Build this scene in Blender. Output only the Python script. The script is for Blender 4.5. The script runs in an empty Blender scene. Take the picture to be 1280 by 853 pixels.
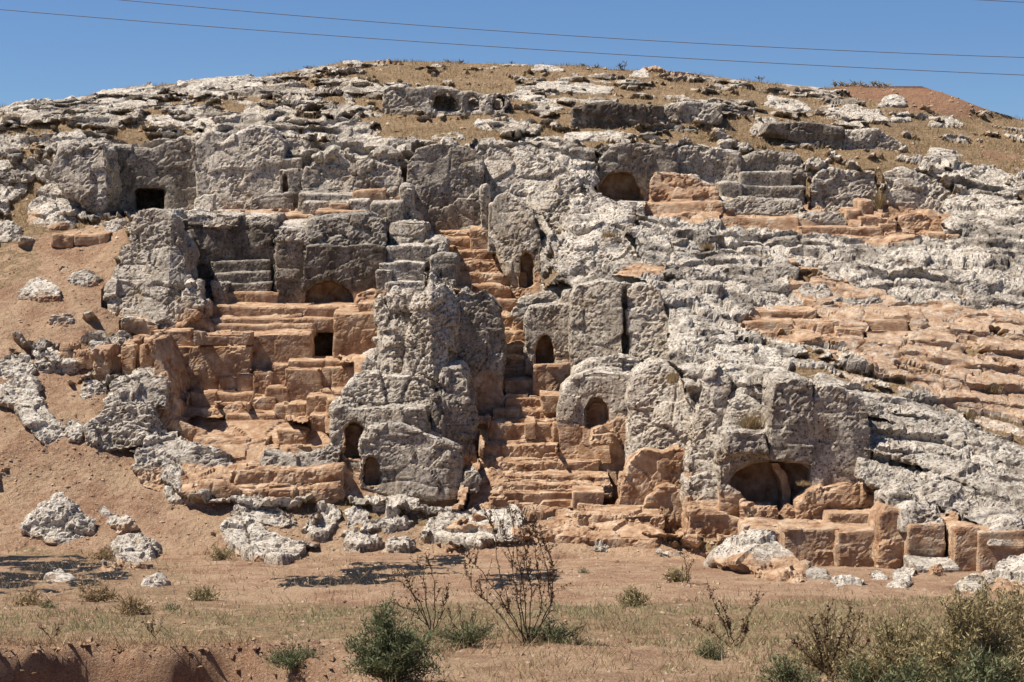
import bpy, bmesh, math, random
import numpy as np
from mathutils import Vector
random.seed(7); RNG = np.random.default_rng(11)
scene = bpy.context.scene
COL = scene.collection

# ------------------------------------------------------------------ camera
W, H, F, HZ = 1280.0, 853.0, 2389.0, 330.0        # photo size, focal length in photo pixels, horizon row
ZC = 8.3                                          # eye height above the foot of the hill
PITCH = math.atan((H / 2 - HZ) / F)
cam = bpy.data.cameras.new('camera'); cam_o = bpy.data.objects.new('camera', cam); COL.objects.link(cam_o)
cam.sensor_width = 36.0; cam.lens = 36.0 * F / W; cam.clip_start = 0.5; cam.clip_end = 3000
cam_o.location = (0, 0, ZC); cam_o.rotation_euler = (math.pi / 2 - PITCH, 0, 0)
scene.camera = cam_o
cp, sp = math.cos(PITCH), math.sin(PITCH)

def ray(u, v):
    """direction with unit y for photo pixel (u, v)"""
    a = (np.asarray(u, float) - W / 2) / F; b = (H / 2 - np.asarray(v, float)) / F
    dy = cp + b * sp; dz = -sp + b * cp
    return a / dy, dz / dy
def P(u, v, y):
    rx, rz = ray(u, v)
    return np.stack([rx * y, np.asarray(y, float) + 0 * rx, ZC + rz * y], -1)
def proj(p):
    x, y, z = p[..., 0], p[..., 1], p[..., 2] - ZC
    d = y * cp - z * sp; up = y * sp + z * cp
    return W / 2 + F * x / d, H / 2 - F * up / d

# ------------------------------------------------------------------ light
SUN = Vector((0.51, 0.025, -0.84)).normalized()       # the way the light travels
world = bpy.data.worlds.new('World'); scene.world = world; world.use_nodes = True
wn = world.node_tree; wn.nodes.clear()
sky = wn.nodes.new('ShaderNodeTexSky'); sky.sky_type = 'NISHITA'; sky.sun_disc = False
sky.sun_elevation = math.asin(-SUN.z); sky.sun_rotation = math.atan2(-SUN.x, -SUN.y)
sky.altitude = 1500; sky.air_density = 1.0; sky.dust_density = 0.15; sky.ozone_density = 3.0
bgn = wn.nodes.new('ShaderNodeBackground'); bgn.inputs['Strength'].default_value = 0.058
wo = wn.nodes.new('ShaderNodeOutputWorld')
tint = wn.nodes.new('ShaderNodeMix'); tint.data_type = 'RGBA'; tint.blend_type = 'MULTIPLY'; tint.inputs[0].default_value = 1.0; tint.inputs[7].default_value = (0.62, 0.77, 1.0, 1)
wn.links.new(sky.outputs[0], tint.inputs[6]); wn.links.new(tint.outputs[2], bgn.inputs[0]); wn.links.new(bgn.outputs[0], wo.inputs[0])
sl = bpy.data.lights.new('sun', 'SUN'); sl.energy = 5.0; sl.angle = math.radians(0.5); sl.color = (1.0, 0.94, 0.85)
so = bpy.data.objects.new('sun', sl); COL.objects.link(so)
so.rotation_euler = SUN.to_track_quat('-Z', 'Y').to_euler(); so.location = (-30, 20, 60)
vs = scene.view_settings
vs.view_transform = 'Standard'; vs.look = 'None'; vs.exposure = 0.75; vs.gamma = 1.0; vs.use_curve_mapping = False
scene.cycles.max_bounces = 4; scene.cycles.diffuse_bounces = 3

# ------------------------------------------------------------------ noise
_perm = np.random.default_rng(3).permutation(256).astype(np.int32); _perm = np.concatenate([_perm, _perm])
_g = np.random.default_rng(5).normal(size=(256, 3)).astype(np.float32); _g /= np.linalg.norm(_g, axis=1)[:, None]
def perlin(p):
    p = np.asarray(p, np.float32); i = np.floor(p).astype(np.int32); f = p - i; i &= 255
    w = f * f * f * (f * (f * 6 - 15) + 10)
    out = 0
    for dx in (0, 1):
        for dy in (0, 1):
            for dz in (0, 1):
                h = _perm[_perm[_perm[(i[:, 0] + dx) & 255] + ((i[:, 1] + dy) & 255)] + ((i[:, 2] + dz) & 255)]
                g = _g[h]
                d = g[:, 0] * (f[:, 0] - dx) + g[:, 1] * (f[:, 1] - dy) + g[:, 2] * (f[:, 2] - dz)
                out = out + d * (w[:, 0] if dx else 1 - w[:, 0]) * (w[:, 1] if dy else 1 - w[:, 1]) * (w[:, 2] if dz else 1 - w[:, 2])
    return out * 1.5
def facets(p, seed=0):
    """cellular noise: (per-cell tilted facet height, crack closeness)"""
    p = np.asarray(p, np.float32) + seed; i0 = np.floor(p - 0.5).astype(np.int32)
    d1 = np.full(len(p), 9.0, np.float32); d2 = d1.copy(); h1 = np.zeros(len(p), np.float32)
    for dx in (0, 1):
        for dy in (0, 1):
            for dz in (0, 1):
                c = i0 + np.array([dx, dy, dz], np.int32); ci = c & 255
                h = _perm[_perm[_perm[ci[:, 0]] + ci[:, 1]] + ci[:, 2]]; g = _g[h]
                r = p - (c + 0.5 + 0.42 * g); d = np.sqrt((r * r).sum(1)); g2 = _g[(h + 37) & 255]
                val = g2[:, 0] * 0.8 + (r * g2).sum(1)
                near = d < d1; d2 = np.where(near, d1, np.minimum(d2, d)); h1 = np.where(near, val, h1); d1 = np.where(near, d, d1)
    return h1, np.exp(-((d2 - d1) / 0.10) ** 2)
def fbm(p, o=4, gain=0.5):
    s, a = 0, 1.0
    for k in range(o):
        s = s + a * perlin(p * (2.03 ** k) + 17.3 * k); a *= gain
    return s
def sstep(a, b, x):
    t = np.clip((x - a) / (b - a), 0, 1); return t * t * (3 - 2 * t)
def inpoly(u, v, poly):
    r = np.zeros(u.shape, bool); n = len(poly)
    for k in range(n):
        x1, y1 = poly[k]; x2, y2 = poly[(k + 1) % n]
        if y1 == y2: continue
        c = ((y1 > v) != (y2 > v)) & (u < (x2 - x1) * (v - y1) / (y2 - y1) + x1)
        r ^= c
    return r

# ------------------------------------------------------------------ materials
class NT:
    def __init__(s, name, rough=0.9):
        s.m = bpy.data.materials.new(name); s.m.use_nodes = True; s.t = s.m.node_tree; s.t.nodes.clear()
        s.bsdf = s.n('ShaderNodeBsdfPrincipled'); s.out = s.n('ShaderNodeOutputMaterial')
        s.bsdf.inputs['Roughness'].default_value = rough; s.bsdf.inputs['Specular IOR Level'].default_value = 0.15
        s.l(s.bsdf.outputs[0], s.out.inputs[0])
        s.pos = s.n('ShaderNodeNewGeometry').outputs['Position']
    def n(s, t): return s.t.nodes.new(t)
    def l(s, a, b): s.t.links.new(a, b)
    def set(s, sock, x):
        if hasattr(x, 'is_output'): s.l(x, sock)
        else: sock.default_value = x if not isinstance(x, tuple) or len(x) == 4 or sock.type == 'VECTOR' else (*x, 1)
    def noise(s, scale, detail=5, rough=0.6, vec=None, stretch=None, dist=0):
        k = s.n('ShaderNodeTexNoise'); v = vec or s.pos
        if stretch:
            mp = s.n('ShaderNodeMapping'); s.l(v, mp.inputs[0]); mp.inputs['Scale'].default_value = stretch; v = mp.outputs[0]
        s.l(v, k.inputs['Vector']); k.inputs['Scale'].default_value = scale
        k.inputs['Detail'].default_value = detail; k.inputs['Roughness'].default_value = rough; k.inputs['Distortion'].default_value = dist
        return k.outputs['Fac']
    def ramp(s, f, stops):
        k = s.n('ShaderNodeValToRGB'); s.l(f, k.inputs[0]); e = k.color_ramp.elements
        while len(e) < len(stops): e.new(0.5)
        for q, (p, c) in enumerate(stops):
            e[q].position = p; e[q].color = (*c, 1) if isinstance(c, tuple) else (c, c, c, 1)
        return k.outputs[0]
    def mix(s, f, a, b, mode='MIX'):
        k = s.n('ShaderNodeMix'); k.data_type = 'RGBA'; k.blend_type = mode
        s.set(k.inputs[0], f); s.set(k.inputs[6], a); s.set(k.inputs[7], b); return k.outputs[2]
    def math(s, op, a, b=0.5, clamp=False):
        k = s.n('ShaderNodeMath'); k.operation = op; k.use_clamp = clamp; s.set(k.inputs[0], a); s.set(k.inputs[1], b); return k.outputs[0]
    def attr(s, name):
        k = s.n('ShaderNodeAttribute'); k.attribute_name = name; return k.outputs['Fac']
    def bump(s, h, dist, strength=1.0, nrm=None):
        k = s.n('ShaderNodeBump'); k.inputs['Distance'].default_value = dist; k.inputs['Strength'].default_value = strength
        s.l(h, k.inputs['Height'])
        if nrm is not None: s.l(nrm, k.inputs['Normal'])
        return k.outputs[0]

def rock_colour(n):
    """bare limestone: weathered grey-white, black biofilm and painted-in shade where 'pat' is high, orange-brown where it was cut or long buried ('cut')"""
    big = n.noise(0.55, 4); mid = n.noise(2.6, 6, 0.65); sp_ = n.noise(8.5, 7, 0.72); fine = n.noise(30, 4, 0.7)
    w = n.ramp(sp_, [(0.34, (0.11, 0.088, 0.07)), (0.41, (0.38, 0.325, 0.265)), (0.49, (0.61, 0.55, 0.475)), (0.58, (0.76, 0.70, 0.62))])
    w = n.mix(n.ramp(mid, [(0.40, 0.7), (0.54, 0.0)]), w, n.mix(0.5, w, (0.20, 0.17, 0.14)))
    w = n.mix(n.ramp(n.noise(0.95, 6, 0.68, stretch=(1, 1, 0.7)), [(0.38, 0.7), (0.50, 0.0)]), w, n.mix(0.6, w, (0.10, 0.085, 0.07)))
    w = n.mix(n.ramp(n.noise(0.8, 7, 0.7), [(0.47, 0.0), (0.64, 0.65)]), w, (0.44, 0.335, 0.225))
    topf = n.math('MULTIPLY', n.attr('pale_top'), n.ramp(n.noise(3.4, 6, 0.7), [(0.38, 0.05), (0.53, 1.0)]))       # paler, in patches, where the surface faces up
    w = n.mix(topf, w, n.mix(n.ramp(sp_, [(0.36, 1.0), (0.44, 0.0)]), (0.82, 0.78, 0.72), (0.24, 0.20, 0.165)))
    w = n.mix(n.ramp(n.noise(13, 5, 0.72), [(0.395, 0.95), (0.45, 0.0)]), w, (0.035, 0.027, 0.021))            # pit shadows put into the colour as black specks
    w = n.mix(n.ramp(n.noise(3.3, 7, 0.75, stretch=(1, 1, 0.45)), [(0.36, 0.75), (0.46, 0.0)]), w, (0.10, 0.078, 0.06))
    w = n.mix(n.ramp(n.noise(2.6, 6, 0.7, stretch=(1, 1, 0.14)), [(0.52, 0.0), (0.66, 0.6)]), w, n.mix(0.7, w, (0.12, 0.092, 0.07)))       # run-off streaks
    patina_shade_col = n.ramp(n.noise(5.0, 6, 0.7, stretch=(1, 1, 0.35)), [(0.33, (0.030, 0.025, 0.021)), (0.55, (0.11, 0.09, 0.073)), (0.72, (0.28, 0.24, 0.20))])  # dark ramp for biofilm, and for shade painted on some pieces
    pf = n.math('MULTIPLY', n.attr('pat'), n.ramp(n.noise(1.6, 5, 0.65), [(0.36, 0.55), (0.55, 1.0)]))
    w = n.mix(pf, w, patina_shade_col)
    c = n.ramp(n.noise(2.2, 7, 0.68), [(0.31, (0.20, 0.10, 0.052)), (0.43, (0.36, 0.212, 0.122)), (0.54, (0.49, 0.328, 0.205)), (0.66, (0.62, 0.47, 0.33))])
    c = n.mix(n.ramp(n.noise(7, 6, 0.7, stretch=(1, 1, 0.3)), [(0.52, 0.0), (0.68, 0.6)]), c, (0.27, 0.20, 0.15))
    cf = n.math('ADD', n.attr('cut'), n.math('MULTIPLY', n.math('SUBTRACT', n.noise(3.2, 6, 0.7), 0.5), 1.0))
    w = n.mix(1.0, w, (1.0, 0.945, 0.865), 'MULTIPLY')
    col = n.mix(n.ramp(cf, [(0.30, 0.0), (0.50, 0.45), (0.66, 1.0)]), w, c)
    return col, sp_, mid, fine

def rock_bump(n, sp_, mid, fine):
    h = n.math('ADD', n.math('MULTIPLY', n.math('MULTIPLY', sp_, 0.70), n.math('SUBTRACT', 1.0, n.math('MULTIPLY', n.attr('cut'), 0.72))), n.math('MULTIPLY', fine, 0.42))
    mp = n.n('ShaderNodeMapping'); n.l(n.pos, mp.inputs[0]); mp.inputs['Rotation'].default_value = (0.4, 0.8, 0.3); mp.inputs['Scale'].default_value = (3, 14, 26)
    tm = n.noise(1.0, 3, 0.6, vec=mp.outputs[0])
    h = n.math('ADD', h, n.math('MULTIPLY', n.math('MULTIPLY', tm, n.attr('cut')), 0.32))
    return n.bump(h, 0.12, 1.0)

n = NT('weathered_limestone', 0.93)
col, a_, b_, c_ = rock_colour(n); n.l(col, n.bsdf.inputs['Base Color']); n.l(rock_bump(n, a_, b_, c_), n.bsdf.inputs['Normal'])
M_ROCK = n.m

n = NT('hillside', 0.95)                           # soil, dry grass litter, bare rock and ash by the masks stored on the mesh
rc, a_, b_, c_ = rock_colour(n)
soil = n.ramp(n.noise(1.1, 8, 0.66), [(0.28, (0.165, 0.088, 0.052)), (0.46, (0.275, 0.158, 0.094)), (0.66, (0.42, 0.28, 0.18))])
soil = n.mix(n.ramp(n.noise(0.45, 7, 0.7), [(0.46, 0.0), (0.60, 0.7)]), soil, (0.41, 0.285, 0.175))
soil = n.mix(n.ramp(n.noise(22, 5, 0.75), [(0.54, 0.0), (0.63, 0.85)]), soil, (0.55, 0.42, 0.30))
soil = n.mix(n.ramp(n.noise(27, 4, 0.75), [(0.38, 0.75), (0.45, 0.0)]), soil, (0.11, 0.062, 0.038))
gr = n.ramp(n.noise(6.5, 6, 0.75), [(0.30, (0.13, 0.082, 0.047)), (0.5, (0.235, 0.158, 0.088)), (0.70, (0.37, 0.275, 0.165))])
gf = n.math('ADD', n.attr('grass'), n.math('MULTIPLY', n.math('SUBTRACT', n.noise(2.4, 7, 0.72), 0.5), 1.5))
base = n.mix(n.ramp(gf, [(0.42, 0.0), (0.62, 1.0)]), soil, gr)
rf = n.math('ADD', n.attr('rock'), n.math('MULTIPLY', n.math('SUBTRACT', n.noise(7, 6, 0.7), 0.5), 0.9))
base = n.mix(n.ramp(rf, [(0.44, 0.0), (0.54, 1.0)]), base, rc)
rd = n.mix(n.noise(5, 6, 0.7), (0.13, 0.062, 0.036), (0.31, 0.17, 0.10))
base = n.mix(n.attr('red'), base, rd)
af = n.math('ADD', n.attr('ash'), n.math('MULTIPLY', n.math('SUBTRACT', n.noise(1.3, 10, 0.66, stretch=(0.7, 0.4, 1)), 0.5), 2.2))
ashc = n.ramp(n.noise(9, 6, 0.75), [(0.52, (0.010, 0.010, 0.011)), (0.60, (0.03, 0.03, 0.035)), (0.70, (0.28, 0.28, 0.31))])
base = n.mix(n.ramp(af, [(0.5, 0.0), (0.6, 1.0)]), base, ashc)
n.l(base, n.bsdf.inputs['Base Color'])
n.l(rock_bump(n, a_, b_, c_), n.bsdf.inputs['Normal'])
M_HILL = n.m

def leaf_mat(name, c1, c2, c3, tr=0.25, scale=3.0):
    n = NT(name, 0.7)
    oi = n.n('ShaderNodeNewGeometry').outputs['Random Per Island']
    c = n.ramp(oi, [(0.0, c1), (0.5, c2), (1.0, c3)])
    c = n.mix(n.math('MULTIPLY', n.noise(scale, 3), 0.5), c, c2)
    n.l(c, n.bsdf.inputs['Base Color'])
    t = n.n('ShaderNodeBsdfTranslucent'); n.l(c, t.inputs[0])
    mx = n.n('ShaderNodeMixShader'); mx.inputs[0].default_value = tr
    n.l(n.bsdf.outputs[0], mx.inputs[1]); n.l(t.outputs[0], mx.inputs[2]); n.l(mx.outputs[0], n.out.inputs[0])
    return n.m
M_DRY = leaf_mat('dry_grass', (0.19, 0.13, 0.065), (0.31, 0.22, 0.115), (0.47, 0.37, 0.215))
M_GREENGRASS = leaf_mat('greenish_grass', (0.10, 0.12, 0.05), (0.24, 0.24, 0.12), (0.46, 0.40, 0.22))
M_BUSH = leaf_mat('green_foliage', (0.055, 0.07, 0.03), (0.12, 0.135, 0.065), (0.24, 0.24, 0.13))
M_DRYBUSH = leaf_mat('dry_foliage', (0.12, 0.105, 0.048), (0.28, 0.225, 0.11), (0.52, 0.42, 0.24))
M_WEED = leaf_mat('dead_stalks', (0.065, 0.037, 0.02), (0.11, 0.066, 0.036), (0.18, 0.115, 0.065), 0.05)
n = NT('cable_metal', 0.6); n.bsdf.inputs['Base Color'].default_value = (0.16, 0.17, 0.20, 1); M_CABLE = n.m

# ------------------------------------------------------------------ the hill's shape
C_ = {
 -400: [(760, 40), (720, 47), (700, 52), (690, 54), (600, 57), (480, 61), (360, 66), (260, 72), (200, 76), (160, 84)],
 0: [(760, 40), (720, 47), (700, 52), (690, 54), (620, 56.5), (540, 58.5), (480, 60.5), (420, 63), (360, 66), (300, 69.5), (260, 72), (200, 75), (150, 79), (133, 84)],
 120: [(760, 40), (720, 47), (700, 52), (690, 54), (620, 56.5), (540, 58.5), (480, 61), (420, 63.5), (360, 66), (300, 69), (272, 71.5), (255, 73), (190, 74.5), (150, 79), (116, 86)],
 170: [(760, 40), (720, 47), (700, 52), (690, 54), (620, 56.5), (580, 58), (540, 59.5), (520, 60.5), (470, 62.2), (430, 63.7), (405, 65.3), (360, 66.5), (300, 68.2), (268, 71), (264, 75.8), (188, 76.2), (170, 77), (140, 81), (106, 88)],
 230: [(760, 40), (720, 47), (700, 52), (690, 54), (620, 56.5), (580, 58), (550, 59.3), (522, 61.2), (470, 62.6), (430, 64), (405, 65.8), (390, 67), (290, 68), (268, 71.5), (264, 75.8), (185, 76.2), (168, 77.5), (140, 81), (101, 89)],
 330: [(760, 40), (720, 47), (700, 52), (690, 54), (620, 56.3), (580, 57.8), (550, 59.3), (522, 61.2), (470, 62.6), (430, 64), (405, 65.8), (390, 67), (295, 68), (270, 71.8), (262, 74), (180, 75.5), (160, 77.5), (130, 82), (95, 91)],
 440: [(760, 40), (720, 47), (700, 52), (690, 54), (620, 56.5), (580, 57.5), (540, 58.5), (500, 60), (460, 61.5), (420, 63.5), (395, 66), (310, 67.5), (290, 69), (262, 72), (240, 73.2), (190, 75), (150, 79), (110, 86), (76, 94)],
 540: [(760, 40), (720, 47), (700, 52), (690, 54), (620, 56), (540, 58), (480, 60), (420, 62.5), (360, 66), (300, 70), (288, 73.5), (190, 74.5), (160, 77.5), (120, 84), (77, 94)],
 620: [(760, 40), (720, 47), (700, 52), (660, 54), (640, 55), (600, 57), (560, 58.6), (520, 60.5), (480, 62.6), (440, 64.6), (400, 66.6), (360, 68.6), (320, 70.6), (290, 73), (190, 74.8), (160, 77.5), (120, 84), (79, 94)],
 700: [(760, 40), (720, 47), (700, 52), (660, 54), (640, 55), (600, 56.6), (560, 58), (500, 60), (460, 61.6), (400, 63.6), (350, 66), (300, 68.5), (250, 71), (190, 75.5), (150, 79.5), (120, 84), (80, 94)],
 780: [(760, 40), (720, 47), (700, 51.7), (660, 53.5), (640, 54.6), (570, 55.8), (500, 57.6), (440, 59.5), (360, 61.8), (340, 65), (300, 68), (250, 71.5), (232, 74.5), (185, 75.5), (160, 78), (130, 81.5), (88, 93)],
 860: [(760, 40), (720, 47), (700, 51.7), (665, 52.5), (640, 53.2), (570, 54.3), (470, 56), (430, 58), (380, 62.5), (340, 66), (300, 69), (265, 71.5), (235, 75), (185, 76), (155, 78.5), (130, 81), (92, 93)],
 960: [(760, 40), (720, 47), (705, 50), (680, 50.7), (640, 51.7), (575, 52.7), (480, 54.8), (450, 58), (400, 62.5), (380, 64), (330, 67.5), (285, 71), (265, 73), (250, 75), (195, 76.2), (180, 78), (150, 80.5), (103, 92)],
 1100: [(760, 40), (735, 43.5), (720, 46.3), (700, 47.8), (660, 49.5), (620, 51), (540, 53.5), (490, 56), (440, 59.5), (390, 63.5), (330, 67.5), (285, 71.5), (260, 74), (210, 75.3), (190, 77.5), (160, 80.5), (112, 91)],
 1280: [(760, 40), (735, 43.4), (700, 46), (650, 48.5), (600, 50.5), (560, 53), (500, 57), (440, 60.5), (390, 64), (330, 68), (270, 72.5), (220, 76), (180, 81), (150, 89)],
 1700: [(760, 40), (735, 43.4), (700, 46), (600, 50.5), (500, 57), (390, 64), (270, 73), (225, 78), (195, 88)],
}
GU = np.arange(-400, 1701, 4.0); GV = np.arange(60, 781, 2.0)
_cu = np.array(sorted(C_)); _tab = np.array([np.interp(GV, [a for a, b in C_[k]][::-1], [b for a, b in C_[k]][::-1]) for k in _cu])
YB = np.array([np.interp(GU, _cu, _tab[:, j]) for j in range(len(GV))]).T        # [u, v]
for ax, r in ((0, 5), (1, 2)):
    k = np.exp(-np.linspace(-2, 2, 2 * r + 1) ** 2); k /= k.sum()
    pad = [(r, r) if a == ax else (0, 0) for a in (0, 1)]
    YB = np.apply_along_axis(lambda c: np.convolve(c, k, 'valid'), ax, np.pad(YB, pad, mode='edge'))
def ysheet(u, v):
    u = np.clip(np.asarray(u, float), GU[0], GU[-1] - 0.01); v = np.clip(np.asarray(v, float), GV[0], GV[-1] - 0.01)
    fu = (u - GU[0]) / 4; fv = (v - GV[0]) / 2; i = fu.astype(int); j = fv.astype(int); a = fu - i; b = fv - j
    return YB[i, j] * (1 - a) * (1 - b) + YB[i + 1, j] * a * (1 - b) + YB[i, j + 1] * (1 - a) * b + YB[i + 1, j + 1] * a * b
def ground_z(x, y):
    x = np.asarray(x, float); y = np.asarray(y, float)
    z = np.where(y < 55, 0.09 * (55 - y), 0.0)
    z = np.where(y < 26, 0.09 * 29 + 0.14 * (26 - y), z)
    # an eroded earth bank near the road: the ground on the near side lies lower
    edge = 29.3 + 0.45 * np.sin(x * 0.9) + 0.25 * np.sin(x * 2.7 + 1) - 1.9 * sstep(-4.6, -2.2, x)
    return z - 1.9 * sstep(0.45, -0.15, y - edge) * sstep(-1.6, -3.6, x)
_yy = np.linspace(20, 75, 1400)
def yground(u, v):
    rx, rz = ray(u, v)
    d = ZC + rz * _yy - ground_z(rx * _yy, _yy); k = int(np.argmax(d < 0))
    return float(_yy[k]) if (d < 0).any() else 1e6
def ysurf(u, v): return min(float(ysheet(u, v)), yground(u, v))

# ------------------------------------------------------------------ builders
def finish(me, mat, smooth=True):
    me.materials.append(mat)
    me.polygons.foreach_set('use_smooth', np.full(len(me.polygons), bool(smooth)))
def tag(o, label, cat, group=None, kind=None):
    if label: o['label'] = label
    if cat: o['category'] = cat
    if group: o['group'] = group
    if kind: o['kind'] = kind
    return o
def mesh_obj(name, co, faces, mat, parent=None, base=None, smooth=False):
    co = np.asarray(co, float)
    if base is None: base = np.array([(co[:, 0].min() + co[:, 0].max()) / 2, (co[:, 1].min() + co[:, 1].max()) / 2, co[:, 2].min()]) if parent is None else np.array(parent.location)
    me = bpy.data.meshes.new(name); fa = np.asarray(faces, np.int32)
    nv, nf, k = len(co), len(fa), fa.shape[1]
    me.vertices.add(nv); me.vertices.foreach_set('co', (co - base).astype(np.float32).ravel())
    me.loops.add(nf * k); me.loops.foreach_set('vertex_index', fa.ravel())
    me.polygons.add(nf); me.polygons.foreach_set('loop_start', np.arange(nf, dtype=np.int32) * k)
    me.update(calc_edges=True); me.validate()
    finish(me, mat, smooth)
    o = bpy.data.objects.new(name, me); COL.objects.link(o)
    if parent is None: o.location = base
    else: o.parent = parent
    return o
def thing(name, label, cat, u, v, group=None):
    e = bpy.data.objects.new(name, None); COL.objects.link(e)
    e.empty_display_size = 0.5
    e.location = P(u, v, ysurf(u, v)); return tag(e, label, cat, group)

def prism_bm(pts, back):
    bm = bmesh.new(); f = [bm.verts.new(p) for p in pts]; b = [bm.verts.new((p[0] + q[0], p[1] + q[1], p[2] + q[2])) for p, q in zip(pts, back)]
    k = len(f)
    bm.faces.new(f); bm.faces.new(b[::-1])
    for i in range(k): bm.faces.new((f[i], b[i], b[(i + 1) % k], f[(i + 1) % k]))
    bmesh.ops.triangulate(bm, faces=bm.faces[:]); bmesh.ops.recalc_face_normals(bm, faces=bm.faces[:])
    return bm
def tmp_obj(bm):
    me = bpy.data.meshes.new('tmp'); bm.to_mesh(me); bm.free(); o = bpy.data.objects.new('tmp', me); COL.objects.link(o); return o

FRONT = []; PUSH = []           # openings the hill sheet must stay out of: (polygon, depth behind which it may begin)
NTRI = [0]
def R(T, name, poly, off=0.35, thick=2.5, lean=0.12, cut=None, pat=0.25, rough=1.0, sm=2, vox=0.06, ext=5, d=None, anchor=None,
      holes=(), label=None, cat=None, group=None, seed=None, strata=0.6, rise=0.0, follow=0.0, ridge=None, tilt=0.0, per=0.5, mound=None, cull=True):
    """One rock piece: the outline POLY (photo pixels) stands on the hill where its foot meets it (OFF metres proud), THICK metres deep,
    leaning back LEAN metres per metre; worn and pitted by noise. CUT: photo row below which the stone is the orange of buried, cut rock."""
    poly = [(float(a), float(b)) for a, b in poly]
    if rough >= 0.55 and not holes and lean >= 0: lean += 0.14
    vb = max(b for a, b in poly); vt = min(b for a, b in poly)
    if anchor is None:
        ub = [a for a, b in poly if b > vb - 0.25 * (vb - vt)]; anchor = (sum(ub) / len(ub), vb)
    yf = d if d is not None else ysurf(*anchor) - off
    if ext and d is None: ext = max(ext, min(16.0, 20.0 * off))
    poly0 = poly; poly = [(a, b + ext if b > vb - 0.2 * (vb - vt) else b) for a, b in poly]
    za = float(P(anchor[0], anchor[1], yf)[2]); pts = []
    for a, b in poly:
        z = float(P(a, b, yf)[2]); y = yf + lean * max(z - za, 0)
        if follow: y += follow * max(0.0, float(ysurf(a, min(b, vb))) - ysurf(anchor[0], vb))
        pts.append(P(a, b, y))
    if not mound: FRONT.append((poly0, float(max(p[1] for p in pts)) if follow else None, yf, lean, za, (float(P(ridge[0], anchor[1], yf)[0]), ridge[1], ridge[2]) if ridge else None))
    area = (max(a for a, b in poly) - min(a for a, b in poly)) * (vb - vt)
    tp = [(0, thick, rise * thick)] * len(pts)
    if mound:                                               # a slab lying on the ground: its plan outline, raised
        c_ = [P(a, min(b, vb), ysurf(a, min(b, vb))) for a, b in poly0]
        pts = [p - np.array([0, 0, 0.45]) for p in c_]; tp = [(0, 0, 0.45 + mound)] * len(pts)
    o = tmp_obj(prism_bm([tuple(p) for p in pts], tp)); cut_objs = []
    for hp, hd in holes:
        hpts = [P(a, b, yf - 1.2) for a, b in hp]; sc_ = (yf + hd) / (yf - 1.2)
        back = [P(a, b, yf + hd) - q for (a, b), q in zip(hp, hpts)]
        co_ = tmp_obj(prism_bm([tuple(p) for p in hpts], [tuple(q) for q in back])); cut_objs.append(co_)
        mo = o.modifiers.new('b', 'BOOLEAN'); mo.operation = 'DIFFERENCE'; mo.solver = 'EXACT'; mo.object = co_
        cx = sum(a for a, b in hp) / len(hp); cy = sum(b for a, b in hp) / len(hp)
        PUSH.append(([(cx + (a - cx) * 1.25 + 4 * np.sign(a - cx), cy + (b - cy) * 1.2 + 4 * np.sign(b - cy)) for a, b in hp], yf + hd + 0.9))
    rm = o.modifiers.new('r', 'REMESH'); rm.mode = 'VOXEL'; rm.voxel_size = vox * 1.24 * max(1.0, yf / 62.0)
    if sm: s_ = o.modifiers.new('s', 'SMOOTH'); s_.factor = 0.5; s_.iterations = sm
    dg = bpy.context.evaluated_depsgraph_get(); ev = o.evaluated_get(dg); me = bpy.data.meshes.new_from_object(ev)
    for q in [o] + cut_objs:
        m_ = q.data; bpy.data.objects.remove(q); bpy.data.meshes.remove(m_)
    nv = len(me.vertices); co = np.empty(nv * 3, np.float32); me.vertices.foreach_get('co', co); co = co.reshape(-1, 3)
    nr = np.empty(nv * 3, np.float32); me.vertex_normals.foreach_get('vector', nr); nr = nr.reshape(-1, 3)
    if ridge:                                               # an arris: the face turns away to the left and right of it
        xr = float(P(ridge[0], anchor[1], yf)[0]); tb = np.clip(1 - (co[:, 1] - yf) / (thick + 0.01), 0, 1)
        co[:, 1] += tb * (ridge[1] * np.maximum(0, xr - co[:, 0]) + ridge[2] * np.maximum(0, co[:, 0] - xr))
    s0 = co.copy(); q = s0 + (seed if seed is not None else 0)
    r = rough
    big = perlin(q * 0.6) * 0.13
    f1, c1 = facets(q * np.array([0.95, 0.95, 1.45], np.float32), 3); f2, c2 = facets(q * np.array([4.2, 4.2, 5.2], np.float32), 60)
    mid = f2 * 0.036 - c2 * 0.028 + perlin(q * 7 + 31) * 0.016
    fin = perlin(q * 15 + 5) * 0.016
    pit = -0.05 * sstep(0.14, 0.30, perlin(q * 5.2 + 77)) - 0.045 * sstep(0.12, 0.28, perlin(q * 10.5 + 7))
    w = (s0[:, 2] + tilt * s0[:, 0]) / per + perlin(q * 0.5 + 50) * 0.35; fr = w - np.floor(w)
    st = -0.07 * strata * np.exp(-((fr - 0.5) / 0.07) ** 2) * sstep(-0.2, 0.2, perlin(q * 0.9 + 88))
    worn = 0.25 + 0.95 * sstep(-0.22, 0.25, perlin(q * 0.85 + 500))      # some faces worn smooth, others deeply pitted
    crack = -0.11 * np.exp(-(perlin(q * np.array([0.42, 0.42, 0.16], np.float32) + 640) / 0.014) ** 2) * sstep(-0.05, 0.2, perlin(q * 0.7 + 810))
    dsp = r * (big + f1 * 0.14 - c1 * 0.05 * worn + pit * worn) + (0.12 + 0.88 * r) * mid * worn + fin * (0.4 + 0.6 * r) * worn + st * min(1.0, r + 0.2) + crack * min(1.0, r + 0.1)
    warp = np.stack([perlin(q * 0.9 + 100), perlin(q * 0.9 + 200), perlin(q * 0.9 + 300)], 1) * 0.10 * min(1.0, 0.2 + r)
    co = s0 + nr * dsp[:, None] + warp
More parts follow.
